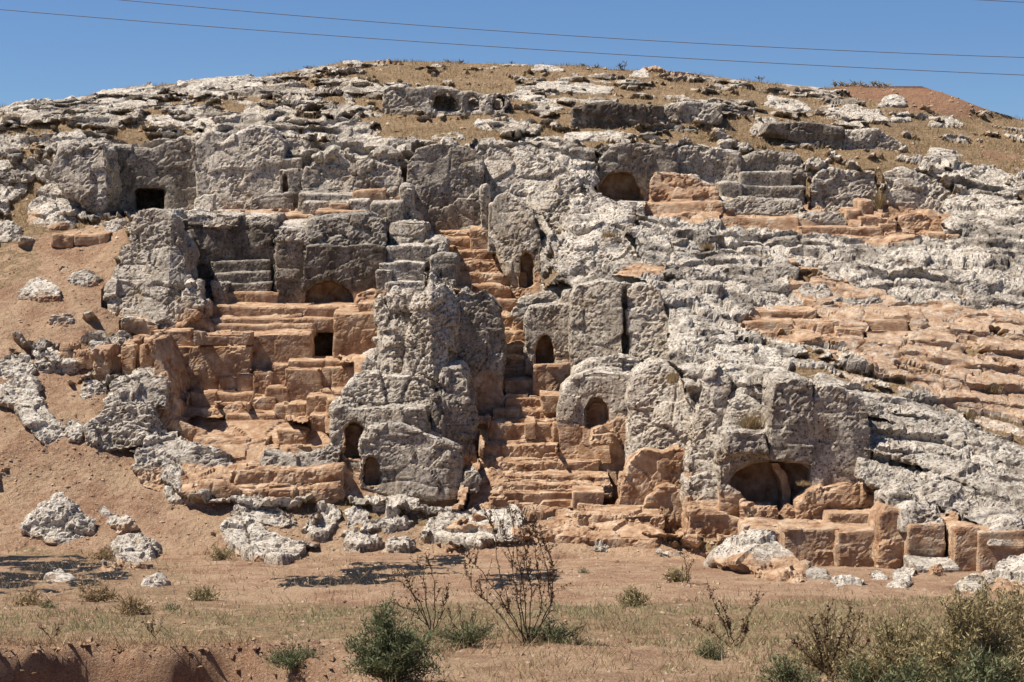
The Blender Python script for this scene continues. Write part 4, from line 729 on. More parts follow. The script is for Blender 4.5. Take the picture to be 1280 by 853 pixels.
# ------------------------------------------------------------------ the hill itself
CREST = [(-400, 165), (-60, 140), (0, 134), (60, 127), (100, 121), (180, 108), (250, 102), (320, 97), (400, 83), (430, 77), (480, 76), (560, 78), (650, 81), (720, 82), (780, 88), (850, 90), (900, 97), (960, 104), (1035, 111), (1050, 107), (1100, 108), (1152, 108), (1190, 120), (1230, 136), (1280, 151), (1340, 168), (1700, 210)]
us = np.concatenate([np.arange(-400, -20, 7.0), np.arange(-20, 1300, 1.85), np.arange(1300, 1701, 7.0)])
t1 = np.linspace(0, 1, 470)
uu, tt = np.meshgrid(us, t1, indexing='ij')
cr = np.interp(uu, [a for a, b in CREST], [b for a, b in CREST])
vv = 765 + (cr - 765) * (1 - (1 - tt) ** 1.25)
yy = ysheet(uu, vv)
wu = uu.ravel(); wv = vv.ravel(); yf = yy.ravel().copy()
for pl, yd in PUSH:
    a = np.array(pl); sel = (wu > a[:, 0].min()) & (wu < a[:, 0].max()) & (wv > a[:, 1].min()) & (wv < a[:, 1].max())
    k = np.where(sel)[0]
    if len(k):
        k = k[inpoly(wu[k], wv[k], pl)]; yf[k] = np.maximum(yf[k], yd)
co = P(wu, wv, yf)
nu, nt_ = uu.shape
def grid_normals(c):
    g = c.reshape(nu, nt_, 3); a = np.gradient(g, axis=0); b = np.gradient(g, axis=1)
    m = np.cross(a, b); m /= np.linalg.norm(m, axis=2)[..., None] + 1e-9
    return (m * np.where(m[..., 1:2] > 0, -1, 1)).reshape(-1, 3)
nr = grid_normals(co)
q = co.astype(np.float32)
wx = wu + perlin(q * 0.5 + 11) * 16 + perlin(q * 1.7 + 21) * 7; wy = wv + perlin(q * 0.5 + 61) * 9 + perlin(q * 1.7 + 71) * 5
rock_ = np.full(len(wu), 0.5); cut_ = np.zeros(len(wu)); gr_ = np.full(len(wu), 0.75); red_ = np.zeros(len(wu)); ash_ = np.zeros(len(wu))
def paint(a, val, *pl):
    for p_ in pl: a[inpoly(wx, wy, p_)] = val
paint(rock_, 0.56, [(-400, 60), (480, 60), (500, 180), (480, 300), (-400, 300)])
paint(rock_, 0.38, [(470, 60), (1700, 60), (1700, 260), (1160, 220), (900, 180), (640, 180), (470, 180)])
paint(rock_, 0.28, [(480, 140), (620, 140), (620, 178), (480, 178)], [(400, 70), (700, 70), (700, 108), (400, 100)], [(1040, 100), (1300, 150), (1300, 200), (1150, 200)])
paint(rock_, 0.95, [(590, 176), (740, 190), (800, 260), (960, 300), (1300, 250), (1300, 400), (1040, 400), (960, 480), (1300, 560), (1300, 660), (1060, 640), (860, 640), (700, 640), (600, 420)], [(200, 240), (500, 240), (500, 630), (200, 630), (215, 400)])
paint(rock_, 0.8, [(120, 180), (500, 180), (500, 275), (170, 275), (120, 280)], [(420, 300), (720, 300), (720, 640), (420, 640)])
paint(rock_, 0.05, [(-400, 330), (-10, 300), (20, 250), (40, 225), (62, 235), (40, 270), (110, 280), (165, 270), (155, 320), (130, 370), (155, 410), (100, 430), (120, 470), (205, 530), (160, 560), (175, 600), (262, 628), (440, 640), (560, 690), (700, 660), (840, 680), (1000, 735), (1300, 742), (1300, 790), (-400, 790)])
paint(rock_, 0.42, [(20, 425), (110, 430), (140, 480), (80, 475)], [(380, 625), (560, 640), (540, 690), (380, 690)])
paint(cut_, 1, [(205, 400), (470, 395), (430, 620), (240, 620), (215, 500)], [(250, 262), (470, 240), (480, 275), (340, 290)], [(540, 285), (660, 285), (680, 500), (720, 560), (770, 640), (740, 680), (560, 660), (600, 500), (560, 330)],
      [(800, 244), (1060, 262), (1110, 240), (1190, 280), (1150, 305), (1000, 302), (930, 290), (800, 270)], [(985, 330), (1060, 360), (1130, 380), (1200, 385), (1300, 400), (1300, 540), (1180, 510), (1050, 440), (930, 420), (940, 395), (1000, 395)],
      [(700, 530), (830, 560), (900, 630), (1110, 610), (1110, 740), (700, 680)], [(1100, 640), (1300, 660), (1300, 745), (1100, 740)], [(774, 338), (818, 340), (814, 354), (776, 352)])
paint(cut_, 0.6, [(985, 330), (1060, 360), (1130, 380), (1200, 385), (1300, 400), (1300, 540), (1180, 510), (1050, 440)])
paint(rock_, 0.85, [(985, 330), (1060, 360), (1130, 380), (1200, 385), (1300, 400), (1300, 540), (1180, 510), (1050, 440), (930, 420), (940, 395), (1000, 395)])
paint(gr_, 0.15, [(-400, 300), (0, 330), (0, 400), (130, 360), (150, 410), (100, 440), (220, 540), (170, 610), (420, 650), (700, 650), (860, 690), (1000, 735), (1000, 752), (-400, 752)])
paint(gr_, 0.05, [(0, 310), (160, 272), (150, 330), (120, 380), (0, 400)], [(690, 655), (900, 690), (1000, 735), (690, 735)])
paint(gr_, 0.55, [(-20, 320), (40, 310), (50, 350), (-20, 370)], [(20, 680), (140, 690), (180, 760), (-20, 760)])
paint(red_, 0.8, [(1044, 90), (1160, 90), (1225, 128), (1248, 146), (1180, 142), (1120, 128), (1056, 118)], [(1230, 192), (1262, 190), (1270, 200), (1232, 198)])
rock_[red_ > 0.5] = -0.3; gr_[red_ > 0.5] = 0.1
# beds: the slope is broken into irregular ledges wherever rock crops out
n1 = fbm(q * np.array([0.45, 0.50, 0.9]) + 5, 4); n2 = fbm(q * np.array([1.5, 1.3, 2.4]) + 25, 3)
m = sstep(-0.06, 0.14, n1 + 0.5 * n2 + (rock_ - 0.5) * 1.9)
low = sstep(330, 400, wv) * sstep(860, 960, wu)
w = (q[:, 2] + 0.06 * q[:, 0]) / 0.62 + perlin(q * 0.35 + 8) * 1.3 + perlin(q * 1.3 + 15) * 0.3; fr = w - np.floor(w)
bed = (sstep(0.62, 1.0, fr) - fr) * (1 - low)
w = (q[:, 2] + 0.16 * q[:, 0]) / 0.55 + perlin(q * 0.3 + 8) * 0.5 + perlin(q * 1.3 + 15) * 0.18; fr = w - np.floor(w)
bed += (sstep(0.45, 1.0, fr) - fr) * low
up_ = sstep(210, 160, wv); cm = np.where(cut_ > 0.5, 0.4, 1.0)
rs = np.linalg.norm(np.gradient(co.reshape(nu, nt_, 3), axis=1), axis=2).ravel(); hf = np.clip(0.07 / rs, 0.0, 1.0); cm = cm * np.clip(0.25 / rs, 0.2, 1)
f1, c1 = facets(q * np.array([0.9, 0.9, 1.5], np.float32), 3); f2, c2 = facets(q * np.array([3.6, 3.0, 4.6], np.float32), 60)
dsp = m * (0.20 - 0.10 * up_ + cm * ((0.14 * f1 - 0.08 * c1) * (1 - 0.5 * up_) + hf * (0.045 * f2 - 0.03 * c2 + perlin(q * 7 + 9) * 0.03 + perlin(q * 15 + 1) * 0.018 - 0.07 * sstep(0.12, 0.34, perlin(q * 4.8 + 41))))) \
    + (1 - m) * (perlin(q * 1.1 + 2) * 0.07 + perlin(q * 5 + 4) * 0.03 + perlin(q * 14 + 7) * 0.012)
mnd = np.exp(-((wu - 1140) / 55) ** 4) * sstep(150, 118, wv)
hc = co + nr * dsp[:, None]
edge = 1 - 0.85 * sstep(0.965, 0.995, tt.ravel())
hc = co + nr * (dsp * edge)[:, None]
hc[:, 1] += m * bed * (0.8 + 0.5 * up_ + 0.5 * low) * edge
for pl, ymax, yf0, ln, za, rg in FRONT:             # bedrock sheet stays inside the worked pieces
    a = np.array(pl); k = np.where((wu > a[:, 0].min()) & (wu < a[:, 0].max()) & (wv > a[:, 1].min()) & (wv < a[:, 1].max()))[0]
    if len(k):
        k = k[inpoly(wu[k], wv[k], pl)]
        lim = yf0 + 0.35 + ln * np.maximum(hc[k, 2] - za, 0)
        if rg: lim = lim + rg[1] * np.maximum(0, rg[0] - hc[k, 0]) + rg[2] * np.maximum(0, hc[k, 0] - rg[0])
        if ymax is None:
            nd = np.maximum(hc[k, 1], lim); sc_ = (nd / hc[k, 1])[:, None]
            hc[k] = np.array([0, 0, ZC]) + (hc[k] - np.array([0, 0, ZC])) * sc_
# the land goes on behind the crest
hc = hc.reshape(nu, nt_, 3); top = hc[:, -1]
back = [np.stack([top[:, 0], top[:, 1] + dy, top[:, 2] + dz], 1) for dy, dz in ((2.5, -0.1), (8, -1.2), (25, -7), (70, -22))]
hc = np.concatenate([hc] + [b[:, None, :] for b in back], 1); nt2 = hc.shape[1]
ii = np.arange(nu * nt2).reshape(nu, nt2)
faces = np.stack([ii[:-1, :-1], ii[1:, :-1], ii[1:, 1:], ii[:-1, 1:]], -1).reshape(-1, 4)
def pad(a): a = a.reshape(nu, nt_); return np.concatenate([a] + [a[:, -1:]] * 4, 1).ravel().astype(np.float32)
hill = mesh_obj('hill', hc.reshape(-1, 3), faces, M_HILL, smooth=False); tag(hill, 'rocky hillside with dry grass and brown soil', 'hill', kind='structure')
patn = 0.25 + 0.5 * sstep(0.0, 0.35, fbm(q * 0.6 + 90, 3))
for k_, a in (('rock', m), ('cut', cut_), ('grass', gr_), ('red', red_), ('ash', ash_), ('pat', patn), ('pale_top', np.clip(nr[:, 2] * 1.1 + 0.15, 0, 1) * (1 - 0.4 * up_))):
    hill.data.attributes.new(k_, 'FLOAT', 'POINT').data.foreach_set('value', pad(a))
HC = hc[:, :nt_].reshape(-1, 3); HM = m; HG = gr_; HR = red_

# ------------------------------------------------------------------ the ground in front
gx = np.concatenate([np.linspace(-60, -12.1, 40), np.arange(-12, 12, 0.085), np.linspace(12.1, 60, 40)]); gy = np.concatenate([np.linspace(-10, 24, 30), np.arange(24.2, 57, 0.12), np.linspace(58.5, 80, 10)])
X, Y = np.meshgrid(gx, gy, indexing='ij'); X = X.ravel(); Y = Y.ravel(); Z = ground_z(X, Y)
q = np.stack([X, Y, 0 * X], 1).astype(np.float32)
bankm = sstep(-1.6, -3.6, X) * sstep(31, 29.5, Y) * sstep(24, 27, Y)
Zn = Z + perlin(q * 0.5) * 0.10 + perlin(q * 2.1 + 5) * 0.04 + perlin(q * 7 + 9) * 0.018 + bankm * (perlin(q * 1.3 + 30) * 0.16 + 0.07 * facets(q * np.array([2.6, 2.6, 1], np.float32), 9)[0] + 0.07 * facets(q * np.array([8, 8, 1], np.float32), 29)[0])
Zn = np.where(Y > 56, Zn - (Y - 56) * 0.08, Zn)
gco = np.stack([X, Y, Zn], 1)
ii = np.arange(len(gx) * len(gy)).reshape(len(gx), len(gy))
gf = np.stack([ii[:-1, :-1], ii[1:, :-1], ii[1:, 1:], ii[:-1, 1:]], -1).reshape(-1, 4)
ground = mesh_obj('ground', gco, gf, M_HILL, smooth=True); tag(ground, 'bare brown earth with grass strip in front of the hill', 'ground', kind='structure')
gu, gv = proj(np.stack([X, Y, Z], 1))
wx = gu + perlin(q * 0.9 + 11) * 22 + perlin(q * 3 + 11) * 12; wy = gv + perlin(q * 0.9 + 61) * 9 + perlin(q * 2.6 + 31) * 6
ash = np.zeros(len(X)); ggr = np.full(len(X), 0.12)
for p_ in ([(-120, 700), (20, 694), (80, 686), (96, 690), (150, 706), (165, 728), (120, 736), (60, 738), (-120, 742)],): ash[inpoly(wx, wy, p_)] = 0.64
for p_ in ([(345, 730), (420, 718), (440, 708), (500, 702), (555, 696), (580, 690), (576, 712), (520, 718), (450, 728), (420, 734), (350, 738)], [(612, 722), (640, 716), (700, 714), (704, 726), (660, 732), (616, 734)]): ash[inpoly(wx, wy, p_)] = 0.68
ggr[(gv > 755)] = 0.62; ggr[(gv > 798) & (gu > 330)] = 0.4; ggr[(gv > 796) & (gu < 330)] = 0.1; ggr[inpoly(gu, gv, [(0, 690), (190, 690), (300, 770), (0, 770)])] = 0.5
for k_, a in (('rock', 0 * X), ('cut', 0 * X), ('grass', ggr), ('red', bankm * 0.35), ('ash', ash), ('pat', 0 * X), ('pale_top', 0 * X)):
    ground.data.attributes.new(k_, 'FLOAT', 'POINT').data.foreach_set('value', a.astype(np.float32))

# ash also lies on the lowest part of the hill sheet
# ------------------------------------------------------------------ vegetation
def blades(base, hgt, wid, lean, rng, dirs=None):
    n_ = len(base); a = rng.uniform(0, 2 * math.pi, n_); b = rng.uniform(0, 2 * math.pi, n_)
    side = np.stack([np.cos(a), np.sin(a), 0 * a], 1) * (wid * 0.5)[:, None]
    tip = np.stack([np.cos(b) * lean * hgt, np.sin(b) * lean * hgt, hgt], 1)
    v = np.stack([base - side, base + side, base + tip], 1).reshape(-1, 3)
    return v, np.arange(n_ * 3).reshape(-1, 3)
rng = np.random.default_rng(21)
HU, HV = proj(HC)
vis = (HU > -40) & (HU < 1320) & (HV < 735)
wgt = np.where(vis & (HM < 0.35) & (HR < 0.3), np.clip(HG - 0.2, 0, 1) + 0.06, 0.0) * np.where(HV < 300, 1.0, 0.35)
pk = rng.choice(len(wgt), 70000, p=wgt / wgt.sum())
cl = perlin(HC[pk].astype(np.float32) * 0.8 + 3)
pk = pk[cl + rng.uniform(-0.3, 0.3, len(pk)) > -0.1]
b_ = HC[pk] + rng.normal(0, 0.09, (len(pk), 3)) * np.array([1, 1, 0.1]); b_[:, 2] -= 0.03
v_, f_ = blades(b_, rng.uniform(0.08, 0.24, len(pk)), rng.uniform(0.015, 0.035, len(pk)), rng.uniform(0.1, 0.8, len(pk)), rng)
tag(mesh_obj('hill_grass', v_, f_, M_DRY), 'dry straw-coloured grass over the hillside', 'grass', kind='stuff')
# grass of the level ground
def ground_pick(n_, poly, dens=None):
    k = np.where(inpoly(gu, gv, poly) & (Y < 56))[0]
    k = k[rng.integers(0, len(k), n_)]
    return gco[k] + rng.normal(0, 0.05, (n_, 3)) * np.array([1, 1, 0])
def clumped(b, s=0.9, t=-0.05): return b[perlin(b.astype(np.float32) * s + 7) + rng.uniform(-0.35, 0.35, len(b)) > t]
b_ = clumped(ground_pick(24000, [(-30, 762), (330, 764), (700, 756), (1310, 744), (1310, 870), (840, 860), (820, 815), (420, 802), (-30, 796)]))
v_, f_ = blades(b_, rng.uniform(0.04, 0.15, len(b_)), rng.uniform(0.010, 0.022, len(b_)), rng.uniform(0.2, 1.2, len(b_)), rng)
tag(mesh_obj('green_grass', v_, f_, M_GREENGRASS), 'strip of short grey-green grass across the foreground', 'grass', kind='stuff')
b_ = np.concatenate([clumped(ground_pick(14000, [(-30, 680), (300, 690), (700, 735), (1310, 740), (1310, 800), (-30, 800)]), 1.2, 0.1), clumped(ground_pick(12000, [(560, 790), (1310, 760), (1310, 870), (420, 870)]), 1.2, 0.0), ground_pick(1400, [(-20, 800), (330, 800), (330, 812), (-20, 812)])])
v_, f_ = blades(b_, rng.uniform(0.05, 0.22, len(b_)), rng.uniform(0.008, 0.018, len(b_)), rng.uniform(0.2, 1.3, len(b_)), rng)
tag(mesh_obj('dry_grass', v_, f_, M_DRY), 'tufts of dry yellow grass on the foreground soil', 'grass', kind='stuff')
# loose gravel
def gravel(pts, smin, smax, mat, name, label):
    oc = np.array([(1, 0, 0), (-1, 0, 0), (0, 1, 0), (0, -1, 0), (0, 0, 1), (0, 0, -1)], float); of = np.array([(0, 2, 4), (2, 1, 4), (1, 3, 4), (3, 0, 4), (2, 0, 5), (1, 2, 5), (3, 1, 5), (0, 3, 5)])
    n_ = len(pts); s = (smin + (smax - smin) * rng.random(n_) ** 4)[:, None, None]
    v = oc[None] * s * rng.uniform(0.5, 1.2, (n_, 6, 1)) * np.array([1, 1, 0.7]) + rng.normal(0, 0.12, (n_, 6, 3)) * s
    a = rng.uniform(0, 6.28, n_); c, s_ = np.cos(a)[:, None], np.sin(a)[:, None]
    v = np.stack([v[..., 0] * c - v[..., 1] * s_, v[..., 0] * s_ + v[..., 1] * c, v[..., 2]], -1) + pts[:, None, :]
    f = (of[None] + 6 * np.arange(n_)[:, None, None]).reshape(-1, 3)
    o = mesh_obj(name, v.reshape(-1, 3), f, mat); 
    for k_, a_ in (('cut', (0.45 + 0.55 * rng.random(n_)).repeat(6)), ('pat', np.zeros(n_ * 6))): o.data.attributes.new(k_, 'FLOAT', 'POINT').data.foreach_set('value', a_.astype(np.float32))
    tag(o, label, 'gravel', kind='stuff')
k = np.where((HU > -30) & (HU < 1310) & (HV > 280) & (HV < 730) & (HM < 0.3))[0]
pts = np.concatenate([HC[rng.choice(k, 6500)], ground_pick(7000, [(-30, 680), (1310, 690), (1310, 870), (-30, 870)])])
gravel(pts, 0.01, 0.08, M_ROCK, 'gravel', 'small loose stones scattered on the soil')

k = np.where((bankm > 0.3) & (gu > -60) & (gu < 420))[0]
gravel(gco[rng.choice(k, 1700)], 0.015, 0.10, M_HILL, 'earth_clods', 'crumbled clods of brown earth on the bank')
k = np.where((HU > -30) & (HU < 1310) & (HV < 300) & (HM < 0.4))[0]
gravel(HC[rng.choice(k, 2500)], 0.03, 0.16, M_ROCK, 'slope_stones', 'small pale stones strewn over the grassy upper slope')
k = np.where((HU > -30) & (HU < 1310) & (HV > 330) & (HV < 730))[0]; k = k[cut_[k] > 0.5]
gravel(HC[rng.choice(k, 1800)], 0.02, 0.12, M_ROCK, 'rubble', 'chips and rubble on the cut rock floors')

def tube(pts, r0, r1, k=4):
    pts = np.asarray(pts, float); n_ = len(pts); V = []; t = np.gradient(pts, axis=0); t /= np.linalg.norm(t, axis=1)[:, None] + 1e-9
    a = np.cross(t, (0.3, 0.9, 0.2)); a /= np.linalg.norm(a, axis=1)[:, None] + 1e-9; b = np.cross(t, a)
    for j in range(k):
        th = 2 * math.pi * j / k; V.append(pts + (a * math.cos(th) + b * math.sin(th)) * np.linspace(r0, r1, n_)[:, None])
    V = np.stack(V, 1).reshape(-1, 3); Fc = []
    for i in range(n_ - 1):
        for j in range(k): Fc.append((i * k + j, i * k + (j + 1) % k, (i + 1) * k + (j + 1) % k, (i + 1) * k + j))
    return V, np.array(Fc)
def join(parts):
    V, Fc, o = [], [], 0
    for v, f in parts: V.append(v); Fc.append(f + o); o += len(v)
    return np.concatenate(V), np.concatenate(Fc)
def gpoint(u, v):
    y = yground(u, v); p = P(u, v, y); p[2] = ground_z(p[0], p[1]) - 0.02; return p
def weed(name, label, u, v, stems, rng, group='dead weeds', side=0.5, podn=16, rad=0.011):
    """a dead stalk plant: STEMS are lists of photo pixels from foot to tip, with short side shoots and withered seed pods"""
    p0 = gpoint(u, v); e = bpy.data.objects.new(name, None); COL.objects.link(e); e.location = p0; tag(e, label, 'weed', group)
    st, pods = [], []
    for pl in stems:
        y0 = p0[1]; dy = rng.uniform(-0.35, 0.35); k = len(pl)
        c = np.array([P(a, b, y0 + dy * i / max(k - 1, 1)) for i, (a, b) in enumerate(pl)]); c[0] = p0 + rng.normal(0, 0.03, 3) * (1, 1, 0)
        tq = np.linspace(0, k - 1, 14); c = np.stack([np.interp(tq, np.arange(k), c[:, j]) for j in range(3)], 1); c[1:-1] += rng.normal(0, 0.012, (12, 3))
        st.append(tube(c, rad, rad * 0.35)); L = np.linalg.norm(c[-1] - c[0])
        for s_ in range(int(side * 14)):
            i = rng.integers(4, 13); d = rng.normal(0, 1, 3); d[2] = abs(d[2]) + 0.8; d /= np.linalg.norm(d)
            br = np.array([c[i] + d * L * 0.16 * rng.uniform(0.5, 1.3) * x + np.array([0, 0, 0.03 * x * x]) for x in np.linspace(0, 1, 4)])
            st.append(tube(br, rad * 0.45, rad * 0.25, 3)); 
            for x in rng.random(max(2, podn // 5)): pods.append(br[0] + (br[-1] - br[0]) * x)
        for x in rng.random(podn): 
            f = 0.25 + 0.75 * x; i = min(int(f * 13), 12); pods.append(c[i] + (c[i + 1] - c[i]) * (f * 13 - i))
    quad = [(v, f) for v, f in st if f.shape[1] == 4]
    V, Fc = join(quad); mesh_obj('stem', V, Fc, M_WEED, parent=e)
    pods = np.array(pods) + rng.normal(0, 0.012, (len(pods), 3)); n_ = len(pods)
    d = rng.normal(0, 1, (n_, 3)); d /= np.linalg.norm(d, axis=1)[:, None]; s_ = np.cross(d, rng.normal(0, 1, (n_, 3))); s_ /= np.linalg.norm(s_, axis=1)[:, None]
    l = rng.uniform(0.025, 0.055, n_)[:, None]
    V = np.stack([pods - s_ * l * 0.4, pods + s_ * l * 0.4, pods + d * l], 1).reshape(-1, 3)
    mesh_obj('withered_leaf', V, np.arange(n_ * 3).reshape(-1, 3), M_WEED, parent=e)['kind'] = 'stuff'
    return e
def bush(name, label, u, v, wpx, hpx, mat, rng, n_st=60, n_lf=3500, ll=0.07, group='bushes', depth=None, cat='bush'):
    p0 = gpoint(u, v); e = bpy.data.objects.new(name, None); COL.objects.link(e); e.location = p0; tag(e, label, cat, group)
    s = p0[1] / F; Wm = wpx * s / 2; Hm = hpx * s; st, tips = [], []
    for i in range(n_st):
        a = rng.uniform(0, 6.28); r = rng.random() ** 0.6; top = np.array([math.cos(a) * r * Wm, math.sin(a) * r * Wm * 0.8, Hm * (1 - 0.62 * r ** 1.6) * rng.uniform(0.4, 1.2)])
        c = np.array([p0 + top * np.array([x ** 1.2, x ** 1.2, x ** 0.8]) + np.array([math.cos(a), math.sin(a), 0]) * 0.08 * x * (1 - x) for x in np.linspace(0, 1, 6)])
        st.append(tube(c, 0.008, 0.003)); tips.append(c)
    V, Fc = join(st); mesh_obj('stem', V, Fc, M_WEED, parent=e)
    tips = np.array(tips); i = rng.integers(0, n_st, n_lf); x = rng.random(n_lf) ** 0.65 * 4.99; j = x.astype(int); fr = (x - j)[:, None]
    b = tips[i, j] * (1 - fr) + tips[i, j + 1] * fr + rng.normal(0, 0.045, (n_lf, 3))
    d = rng.normal(0, 1, (n_lf, 3)); d[:, 2] = np.abs(d[:, 2]) * 0.9 + 0.3; d /= np.linalg.norm(d, axis=1)[:, None]
    s_ = np.cross(d, rng.normal(0, 1, (n_lf, 3))); s_ /= np.linalg.norm(s_, axis=1)[:, None]; l = rng.uniform(0.5, 1.3, n_lf)[:, None] * ll
    V = np.stack([b - s_ * l * 0.13, b + s_ * l * 0.13, b + d * l], 1).reshape(-1, 3)
    mesh_obj('foliage', V, np.arange(n_lf * 3).reshape(-1, 3), mat, parent=e)
    return e
bush('green_bush', 'dense dark green feathery bush in front of the dead weeds', 490, 852, 136, 92, M_BUSH, rng, 110, 14000, 0.07)
bush('green_bush', 'low flat green bush on the earth bank', 366, 834, 76, 30, M_BUSH, rng, 50, 2200, 0.06)
bush('green_bush', 'low green growth around the foot of the tall dead weed', 690, 806, 110, 36, M_BUSH, rng, 50, 1500, 0.07)
bush('green_bush', 'sprawling green growth behind the dense green bush', 585, 806, 110, 36, M_BUSH, rng, 50, 1600, 0.07)
bush('green_bush', 'small grey-green bush below the branched weed', 888, 822, 46, 20, M_BUSH, rng, 30, 900, 0.06)
bush('green_bush', 'green patch beside the bushy weed', 985, 858, 90, 40, M_BUSH, rng, 50, 2200, 0.06)
bush('dry_bush', 'big straw-coloured brush mixed with green filling the corner', 1215, 866, 210, 126, M_DRYBUSH, rng, 170, 22000, 0.08)
bush('dry_bush', 'straw-coloured brush next to the big brush', 1120, 862, 150, 92, M_DRYBUSH, rng, 120, 11000, 0.075)
bush('green_bush', 'dark green shoots inside the straw-coloured brush', 1225, 874, 120, 70, M_BUSH, rng, 50, 2400, 0.09)
bush('dry_bush', 'straw brush right behind the big brush', 1262, 812, 150, 76, M_DRYBUSH, rng, 100, 9000, 0.08)
bush('green_bush', 'green leafy growth at the front edge of the straw brush', 1140, 874, 130, 50, M_BUSH, rng, 50, 2600, 0.075)
bush('green_bush', 'feathery green clump beside the bushy dead weed', 1075, 864, 80, 44, M_BUSH, rng, 40, 1300, 0.07)
bush('dry_bush', 'wispy dry brush around the bushy weed', 1035, 842, 130, 86, M_DRYBUSH, rng, 70, 3600, 0.07)
for i, (a, b, c, d, lb) in enumerate(((255, 752, 46, 20, 'round tan tuft beyond the ash'), (120, 752, 60, 26, 'dry tuft beside the charred patch'), (275, 700, 44, 20, 'yellow tuft at the end of the whaleback rock'), (165, 770, 60, 24, 'thin dry tuft on the grass strip'), (790, 756, 50, 20, 'small dry tuft on bare soil'), (130, 700, 60, 16, 'yellow tuft beside the humped boulder'), (845, 728, 40, 16, 'sparse dry tuft under the low white rock strip'), (40, 760, 60, 18, 'dry tuft at the edge of the bank'))):
    bush('dry_tuft', lb, a, b, c, d, M_DRY if i % 2 else M_DRYBUSH, rng, 26, 700, 0.10, group='dry tufts', cat='tuft')
for a, b, c, d, lb in ((60, 762, 26, 10, 'tiny green plant by the bank edge'), (160, 636, 24, 8, 'small green plant on soil near the oblong stone'), (215, 764, 24, 10, 'small green plant past the white stone'), (730, 718, 12, 7, 'tiny green plant on bare soil'), (35, 572, 30, 9, 'grey-green plant under the jagged rib')):
    p_ = bush('small_plant', lb, a, b, c, d, M_BUSH, rng, 18, 260, 0.06, group='small plants', cat='plant')
weed('tall_weed', 'tall dark dead weed with many upright branches', 660, 806,
     [[(660, 806), (640, 770), (612, 728), (590, 700), (575, 690)], [(660, 806), (636, 762), (622, 700), (612, 640)], [(660, 806), (648, 760), (640, 700), (625, 648)], [(662, 806), (655, 740), (646, 690), (640, 636)], [(664, 806), (664, 740), (656, 690), (652, 645)], [(668, 806), (678, 760), (670, 700), (664, 650)],
      [(680, 800), (690, 760), (684, 710), (668, 660)], [(682, 800), (692, 750), (690, 700), (676, 668)], [(655, 806), (618, 760), (590, 738), (580, 700)], [(660, 806), (650, 750), (655, 700), (668, 655)], [(664, 806), (700, 810), (730, 806)]], rng, podn=44, side=1.2)
weed('tall_weed', 'thin branching dead weed behind the dense green bush', 540, 790, [[(540, 790), (524, 750), (500, 726), (478, 722)], [(540, 790), (532, 748), (528, 712), (520, 700)], [(540, 790), (544, 750), (540, 712), (534, 700)], [(540, 790), (520, 766), (490, 754), (462, 760)], [(542, 790), (556, 760), (560, 730)], [(540, 790), (515, 740), (505, 715)]], rng, podn=20, side=0.9)
weed('tall_weed', 'thin dead stalks between the green bush and the tall weed', 584, 800, [[(584, 800), (576, 776), (572, 755)], [(584, 800), (590, 770), (598, 752)], [(582, 800), (566, 780), (560, 760)]], rng, podn=12, side=0.4)
weed('tall_weed', 'dark dead weed with a leaning thick stalk on the grass', 914, 808, [[(914, 808), (905, 780), (894, 756), (884, 738)], [(914, 808), (912, 780), (900, 750)], [(916, 808), (926, 790), (940, 760), (950, 746)], [(914, 808), (890, 790), (862, 778)], [(914, 808), (930, 800), (936, 776)]], rng, podn=26, side=0.8)
weed('tall_weed', 'bushy dark dead weed with spreading branches', 1036, 850, [[(1036, 850), (1024, 810), (1012, 770)], [(1036, 850), (1032, 800), (1036, 756)], [(1036, 850), (1050, 800), (1066, 756)], [(1036, 850), (1060, 815), (1080, 760)], [(1036, 850), (1010, 820), (990, 800)], [(1036, 850), (1064, 830), (1086, 800)]], rng, podn=26, side=1.0)
weed('tall_weed', 'small dead weed on soil below the low white strip', 858, 730, [[(858, 730), (858, 708), (854, 690)], [(858, 730), (846, 722), (826, 718)], [(858, 730), (862, 712), (866, 700)]], rng, podn=14, side=0.5)
weed('tall_weed', 'small dead stalks at the edge of the earth bank', 66, 804, [[(66, 804), (56, 790), (46, 780)], [(66, 804), (72, 790), (74, 778)]], rng, podn=8, side=0.4)
weed('tall_weed', 'dead stalks on the grass strip above the bank', 192, 798, [[(192, 798), (184, 786), (178, 776)], [(192, 798), (200, 786), (204, 774)], [(192, 798), (190, 784), (190, 772)]], rng, podn=10, side=0.4)
def rock_tuft(u, v, y, wpx, hpx, lb, k):
    p0 = P(u, v, y); s = y / F; n_ = k
    b = p0 + rng.normal(0, 1, (n_, 3)) * np.array([wpx * s * 0.12, 0.09, 0.02])
    v_, f_ = blades(b, rng.uniform(0.3, 1.0, n_) * hpx * s, rng.uniform(0.012, 0.026, n_), rng.uniform(0.1, 0.7, n_), rng)
    tag(mesh_obj('dry_tuft', v_, f_, M_DRY), lb, 'tuft', 'dry tufts')
rock_tuft(940, 538, 53.0, 54, 30, 'thick straw tuft growing in the hollow above the double cave', 420)
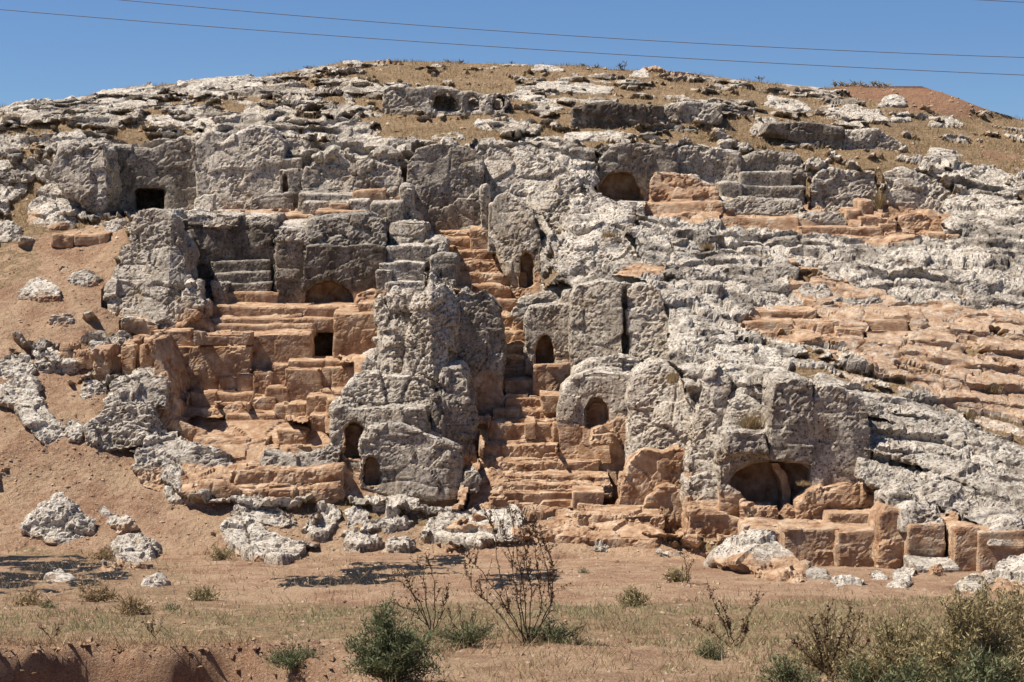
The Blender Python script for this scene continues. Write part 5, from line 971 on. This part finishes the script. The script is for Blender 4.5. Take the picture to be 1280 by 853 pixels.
for u_, v_, w_, h_, lb in ((762, 296, 40, 9, 'straw tuft in a crack of the white ridge'), (884, 310, 44, 8, 'straw tuft below the humped grey rock'), (944, 324, 50, 9, 'long straw tuft on the ridge top'), (1212, 524, 40, 12, 'straw tuft on the tan ledges'), (1240, 490, 44, 12, 'straw tuft in a hollow of the tan ledges'), (840, 478, 24, 16, 'straw tuft in a cleft of the ridge wall'), (1098, 262, 20, 30, 'tall straw tuft in the cleft of the quarry wall'), (1004, 606, 30, 6, 'thin straw tuft beside the double cave')):
    rock_tuft(u_, v_, float(ysheet(u_, v_)) - 0.45, w_, h_, lb, 240)
# weeds on the skyline
def crest_weed(u, v, h, lb, n_=5):
    y = float(ysheet(u, v)) + 0.2; p0 = P(u, v + 2, y); e = bpy.data.objects.new('skyline_weed', None); COL.objects.link(e); e.location = p0; tag(e, lb, 'weed', 'weeds on the skyline')
    st = []
    for i in range(n_):
        d = np.array([rng.normal(0, 0.35), rng.normal(0, 0.3), 1.0]) * h * y / F * rng.uniform(0.6, 1.1)
        c = np.array([p0 + d * x for x in np.linspace(0, 1, 4)]); st.append(tube(c, 0.025, 0.012))
        for _ in range(4):
            x = rng.uniform(0.4, 1); b0 = p0 + d * x; b1 = b0 + np.array([rng.normal(0, 0.12), rng.normal(0, 0.1), rng.uniform(0.03, 0.16)]); st.append(tube(np.linspace(b0, b1, 3), 0.016, 0.01))
    V, Fc = join(st); mesh_obj('stem', V, Fc, M_WEED if n_ < 5 else M_DRYBUSH, parent=e)
crest_weed(778, 89, 14, 'dark upright weed on the skyline', 4); crest_weed(950, 103, 9, 'single thin weed on the skyline', 2)
for i in range(9): crest_weed(1044 + 8 * i, 108 + (i % 3), 7, 'low brown weeds on the skyline along the red mound', 5)
for u in (385, 560, 575, 640, 730, 745): crest_weed(u, float(np.interp(u, [a for a, b in CREST], [b for a, b in CREST])) + 1, 5, 'faint short weed in a gap of the grassy crest', 4)

# ------------------------------------------------------------------ power lines
def cable(a, b, c, y, label):
    cf = np.polyfit([a[0], b[0], c[0]], [a[1], b[1], c[1]], 2); u = np.linspace(-500, 1800, 60); v = np.polyval(cf, u)
    V, Fc = tube(P(u, v, np.full(60, float(y))), 0.010, 0.010, 6)
    tag(mesh_obj('power_line', V, Fc, M_CABLE), label, 'power line', 'power lines')
cable((150, 0), (640, 40), (1280, 72), 48, 'upper thin power line crossing the sky')
cable((0, 12), (640, 60), (1280, 94), 48, 'lower thin power line crossing the sky just over the crest')
cable((640, -36), (1225, 0), (1280, 3), 48, 'topmost power line entering above the others')
print('ROCK TRIS', NTRI[0])
